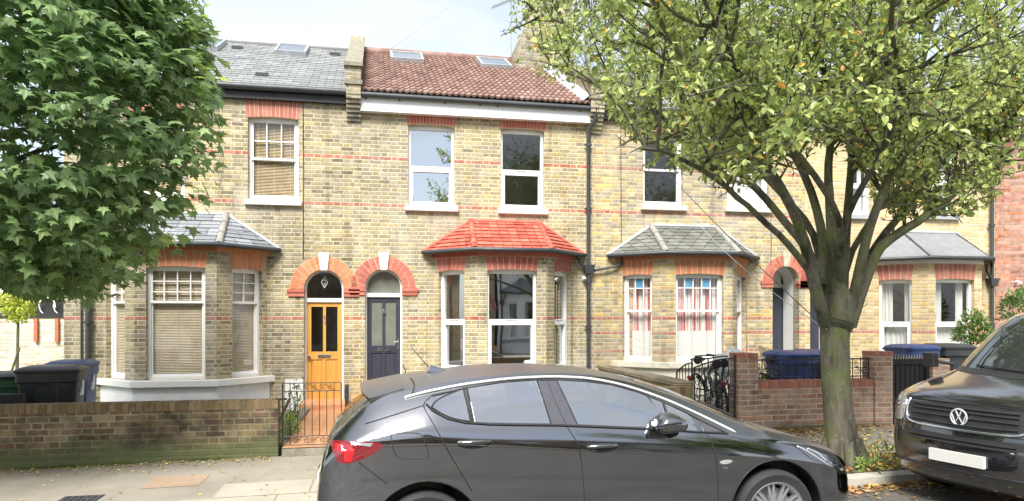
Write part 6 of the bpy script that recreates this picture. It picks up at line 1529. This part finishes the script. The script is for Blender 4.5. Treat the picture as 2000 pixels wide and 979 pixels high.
# left background: lime sapling, pale wall with wire, shed
o=thing('young_tree',tuple(PX(35,730,14.5)),'small yellow-green sapling on a thin stem in the left background','tree'); S=MB(); a_=PX(33,735,14.5); b_=PX(36,600,14.5); S.tube([a_,b_],[.03,.02],6); S.build('trunk',M_bark,o)
V=[];F=[];U=[]; cc=PX(34,592,14.5)
for k in range(900):
    v=rvec(); p=cc+Vector((v.x*.30,v.y*.3,v.z*.36))*random.random()**.4; oval_leaf(V,F,U,p,rvec(),Vector((0,-.3,1))+rvec()*.6,.07,.04,random.random())
mesh_from('crown',V,F,U,M_lime,o)
M=MB(); M.tube([PX(22,727,14.3),PX(38,680,14.3)],.02,6); tag(M.build('tree_stake',M_bark,loc=tuple(PX(22,727,14.3))),'short slanted wooden stake propped at the yellow-green sapling','stake')
zt=PX(60,621,17).z; M=MB(); M.box(-22,-5.5,17,17.25,-.2,zt); bw=tag(M.build('boundary_wall',M_farwall,loc=(-8,17,0)),'pale pink-cream brick boundary wall topped with wire at the far left','wall')
M=MB(); M.box(-22,-5.5,16.98,17.27,zt,zt+.10); M.box(-22,-5.5,17.1,17.14,zt+.1,zt+.42); M.box(-22,-5.5,17.05,17.2,zt+.40,zt+.45); tag(M.build('wall_fence',M_plastic,loc=(-8,17,zt)),'dark low rail fence along the top of the pale far wall','fence')
M=MB(); x=-12.
while x<-5.6:
    r_=random.uniform(.16,.26); M.tube([(x+r_*math.cos(k*.5)+k*.012,16.9+.02*k,zt+.22+r_*math.sin(k*.5)) for k in range(14)],.014,5); x+=random.uniform(.25,.5)
tag(M.build('razor_wire',M_white,loc=(-8,16.9,zt)),'white looping coils of wire on top of the pale far wall','wire')
for px_ in (70,111):
    M=MB(); c=PX(px_,624,16.95); M.box(c.x-.035,c.x+.035,16.93,16.99,PX(px_,668,16.95).z,c.z+.02); tag(M.build('wall_post',plain('rust_red_paint',(.42,.13,.08),.7),loc=tuple(c)),'rust red upright strip on the pale far wall, '+('nearer the sapling' if px_==70 else 'nearer the dark brick house'),'post','red strips on the far wall')
o=thing('background_building',(-9,26,0),'pale rendered building with a white roofed annex beyond the far boundary wall','building')
M=MB(); M.box(-26,-7.6,26,34,-.2,4.2); M.build('wall',M_farwall,o); M=MB(); M.mesh([(-26.3,25.8,4.2),(-7.4,25.8,4.2),(-7.4,30,6.0),(-26.3,30,6.0),(-26.3,34.2,4.2),(-7.4,34.2,4.2)],[(0,1,2,3),(3,2,5,4),(1,5,2)]); M.build('roof',M_slate,o)
M=MB(); M.box(-11.2,-7.2,20,23,-.2,2.45); M.build('annex',M_render,o); M=MB(); M.mesh([(-11.4,19.8,2.4),(-7.1,19.8,2.4),(-7.1,23,2.9),(-11.4,23,2.9)],[(0,1,2,3)]); M.build('annex_roof',M_white,o)
# weeds and moss in the joint at the foot of the garden wall
random.seed(41); V=[];F=[];U=[]
for _ in range(150):
    x=random.uniform(-6,-1.4); k=mnoise.noise(Vector((x*1.7,0,0)))
    if k<-.05: continue
    for j in range(5): oval_leaf(V,F,U,Vector((x+random.gauss(0,.02),YW-.01-abs(random.gauss(0,.018)),gz(x)+PAV)),Vector((random.gauss(0,.4),-.5,1)),Vector((0,-1,.3)),random.uniform(.015,.045),.01,random.random())
tag(mesh_from('wall_weeds',V,F,U,M_weed,None),'tiny green weeds in the joint at the foot of the mossy garden wall','weeds',kind='stuff')
# ---- fallen leaves
random.seed(17); V=[];F=[];U=[]
def fall(x,y,z,L=None,u=None):
    a=random.uniform(0,6.28); L=L or random.uniform(.035,.075)
    oval_leaf(V,F,U,Vector((x,y,z+random.uniform(.004,.014))),Vector((math.cos(a),math.sin(a),random.uniform(-.12,.35))),Vector((random.uniform(-.4,.4),random.uniform(-.4,.4),1)),L,L*random.uniform(.5,.8),random.random()**1.1 if u is None else u,random.uniform(-.3,.3))
for _ in range(420): x=random.uniform(-6,-1.2); y=YW-abs(random.gauss(0,.22))-.02; fall(x,y,gz(x)+PAV,random.uniform(.02,.05),random.uniform(.5,1))
for _ in range(260): x=random.uniform(-6,4); y=random.uniform(YK,YW); fall(x,y,gz(x)+PAV,random.uniform(.02,.045))
for _ in range(1500): x=random.gauss(b.x+.5,1.0); y=random.uniform(YK+.16,YW) if random.random()<.75 else YW-abs(random.gauss(0,.2)); fall(x,min(y,YW-.02),gz(x)+PAV)
for _ in range(650): x=random.uniform(b.x-1.6,b.x+.6); y=random.uniform(TY-.4,TY+.8); fall(x,y,gz(x)+PAV+.01,random.uniform(.05,.085))
for _ in range(420): x=random.uniform(b.x+.15,b.x+1.5); y=random.uniform(YK+.17,TY+.3); fall(x,y,gz(x)+PAV+.01,random.uniform(.04,.07),random.choice((.3,.5,.95,.9)))
for _ in range(620): x=random.uniform(3.6,6.8); y=YK-abs(random.gauss(0,.13)); fall(x,y,gz(x))
for _ in range(160): x=random.uniform(3.5,6.5); y=random.uniform(5.,YK); fall(x,y,gz(x))
tag(mesh_from('fallen_leaves',V,F,U,M_fallen,None),'dry fallen leaves scattered over the pavement, kerb and gutter','leaves',kind='stuff')
M=MB(); M.mesh([(b.x-.65,YK+.17,gz(b.x)+PAV+.004),(b.x+.62,YK+.17,gz(b.x)+PAV+.004),(b.x+.62,YK+1.15,gz(b.x)+PAV+.004),(b.x-.65,YK+1.15,gz(b.x)+PAV+.004)],[(0,1,2,3)]); tag(M.build('tree_pit',M_soil),kind='structure')
M=MB(); p=PX(1032,709,YB-.0); M.frame((p.x,YB+.1,p.z),(1,0,0),(0,-1,0)); M.mesh([(-.06,.012,-.03),(.055,.012,-.015),(.07,.012,.05),(-.045,.012,.04)],[(0,1,2,3)]); M.mesh([(-.06,.009,-.03),(.055,.009,-.015),(.07,.009,.05),(-.045,.009,.04)],[(3,2,1,0)]); tag(M.build('paper_note',M_white,loc=tuple(p)),'small white paper note stuck low on the bay window glass','paper')

# ================================================================== SKY, LIGHT, CAMERA
w=bpy.data.worlds.new('World'); scene.world=w; w.use_nodes=True; nt=w.node_tree; nt.nodes.clear()
SE,SAZ=R(50),R(205)
sky=nt.nodes.new('ShaderNodeTexSky'); sky.sky_type='NISHITA'; sky.sun_disc=False; sky.sun_elevation=SE; sky.sun_rotation=R(180+25); sky.air_density=1.; sky.dust_density=1.5; sky.ozone_density=1.
bg=nt.nodes.new('ShaderNodeBackground'); ow=nt.nodes.new('ShaderNodeOutputWorld'); tcn=nt.nodes.new('ShaderNodeTexCoord'); mp=nt.nodes.new('ShaderNodeMapping'); mp.inputs['Scale'].default_value=(1.,1.6,4.5); mp.inputs['Rotation'].default_value=(0,0,R(20))
nt.links.new(tcn.outputs['Generated'],mp.inputs[0]); no=nt.nodes.new('ShaderNodeTexNoise'); no.inputs['Scale'].default_value=1.6; no.inputs['Detail'].default_value=9; no.inputs['Roughness'].default_value=.55; no.inputs['Distortion'].default_value=.6; nt.links.new(mp.outputs[0],no.inputs['Vector'])
mrn=nt.nodes.new('ShaderNodeMapRange'); mrn.inputs[1].default_value=.36; mrn.inputs[2].default_value=.66; mrn.inputs[3].default_value=.48; mrn.inputs[4].default_value=.97; nt.links.new(no.outputs[0],mrn.inputs[0])
mx=nt.nodes.new('ShaderNodeMix'); mx.data_type='RGBA'; nt.links.new(mrn.outputs[0],mx.inputs[0]); nt.links.new(sky.outputs[0],mx.inputs[6]); mx.inputs[7].default_value=(3.45,3.6,3.8,1)
nt.links.new(mx.outputs[2],bg.inputs[0]); bg.inputs[1].default_value=.10; nt.links.new(bg.outputs[0],ow.inputs[0])
sd=bpy.data.lights.new('sun','SUN'); sd.energy=2.8; sd.angle=R(25); sd.color=(1,.96,.90); so=bpy.data.objects.new('sun',sd); COL.objects.link(so)
az=R(-112)   # sun direction in plan, measured from +X: behind the camera, to the right
dirv=Vector((math.cos(SE)*math.cos(az),math.cos(SE)*math.sin(az),math.sin(SE))); so.rotation_euler=dirv.to_track_quat('Z','Y').to_euler(); so.location=dirv*30
sky.sun_rotation=math.atan2(dirv.x,dirv.y)
cd=bpy.data.cameras.new('camera'); co=bpy.data.objects.new('camera',cd); COL.objects.link(co); co.location=(0,0,H); co.rotation_euler=(R(90),0,-YAW)
cd.sensor_width=36; cd.lens=36*FPX/2000; cd.shift_y=(620-489.5)/2000; cd.clip_end=2000; cd.clip_start=.05; scene.camera=co
vs_=scene.view_settings; vs_.view_transform='Standard'; vs_.look='None'; vs_.exposure=1.6; vs_.gamma=1
for o_ in bpy.data.objects:
    if '_o' in o_: del o_['_o']
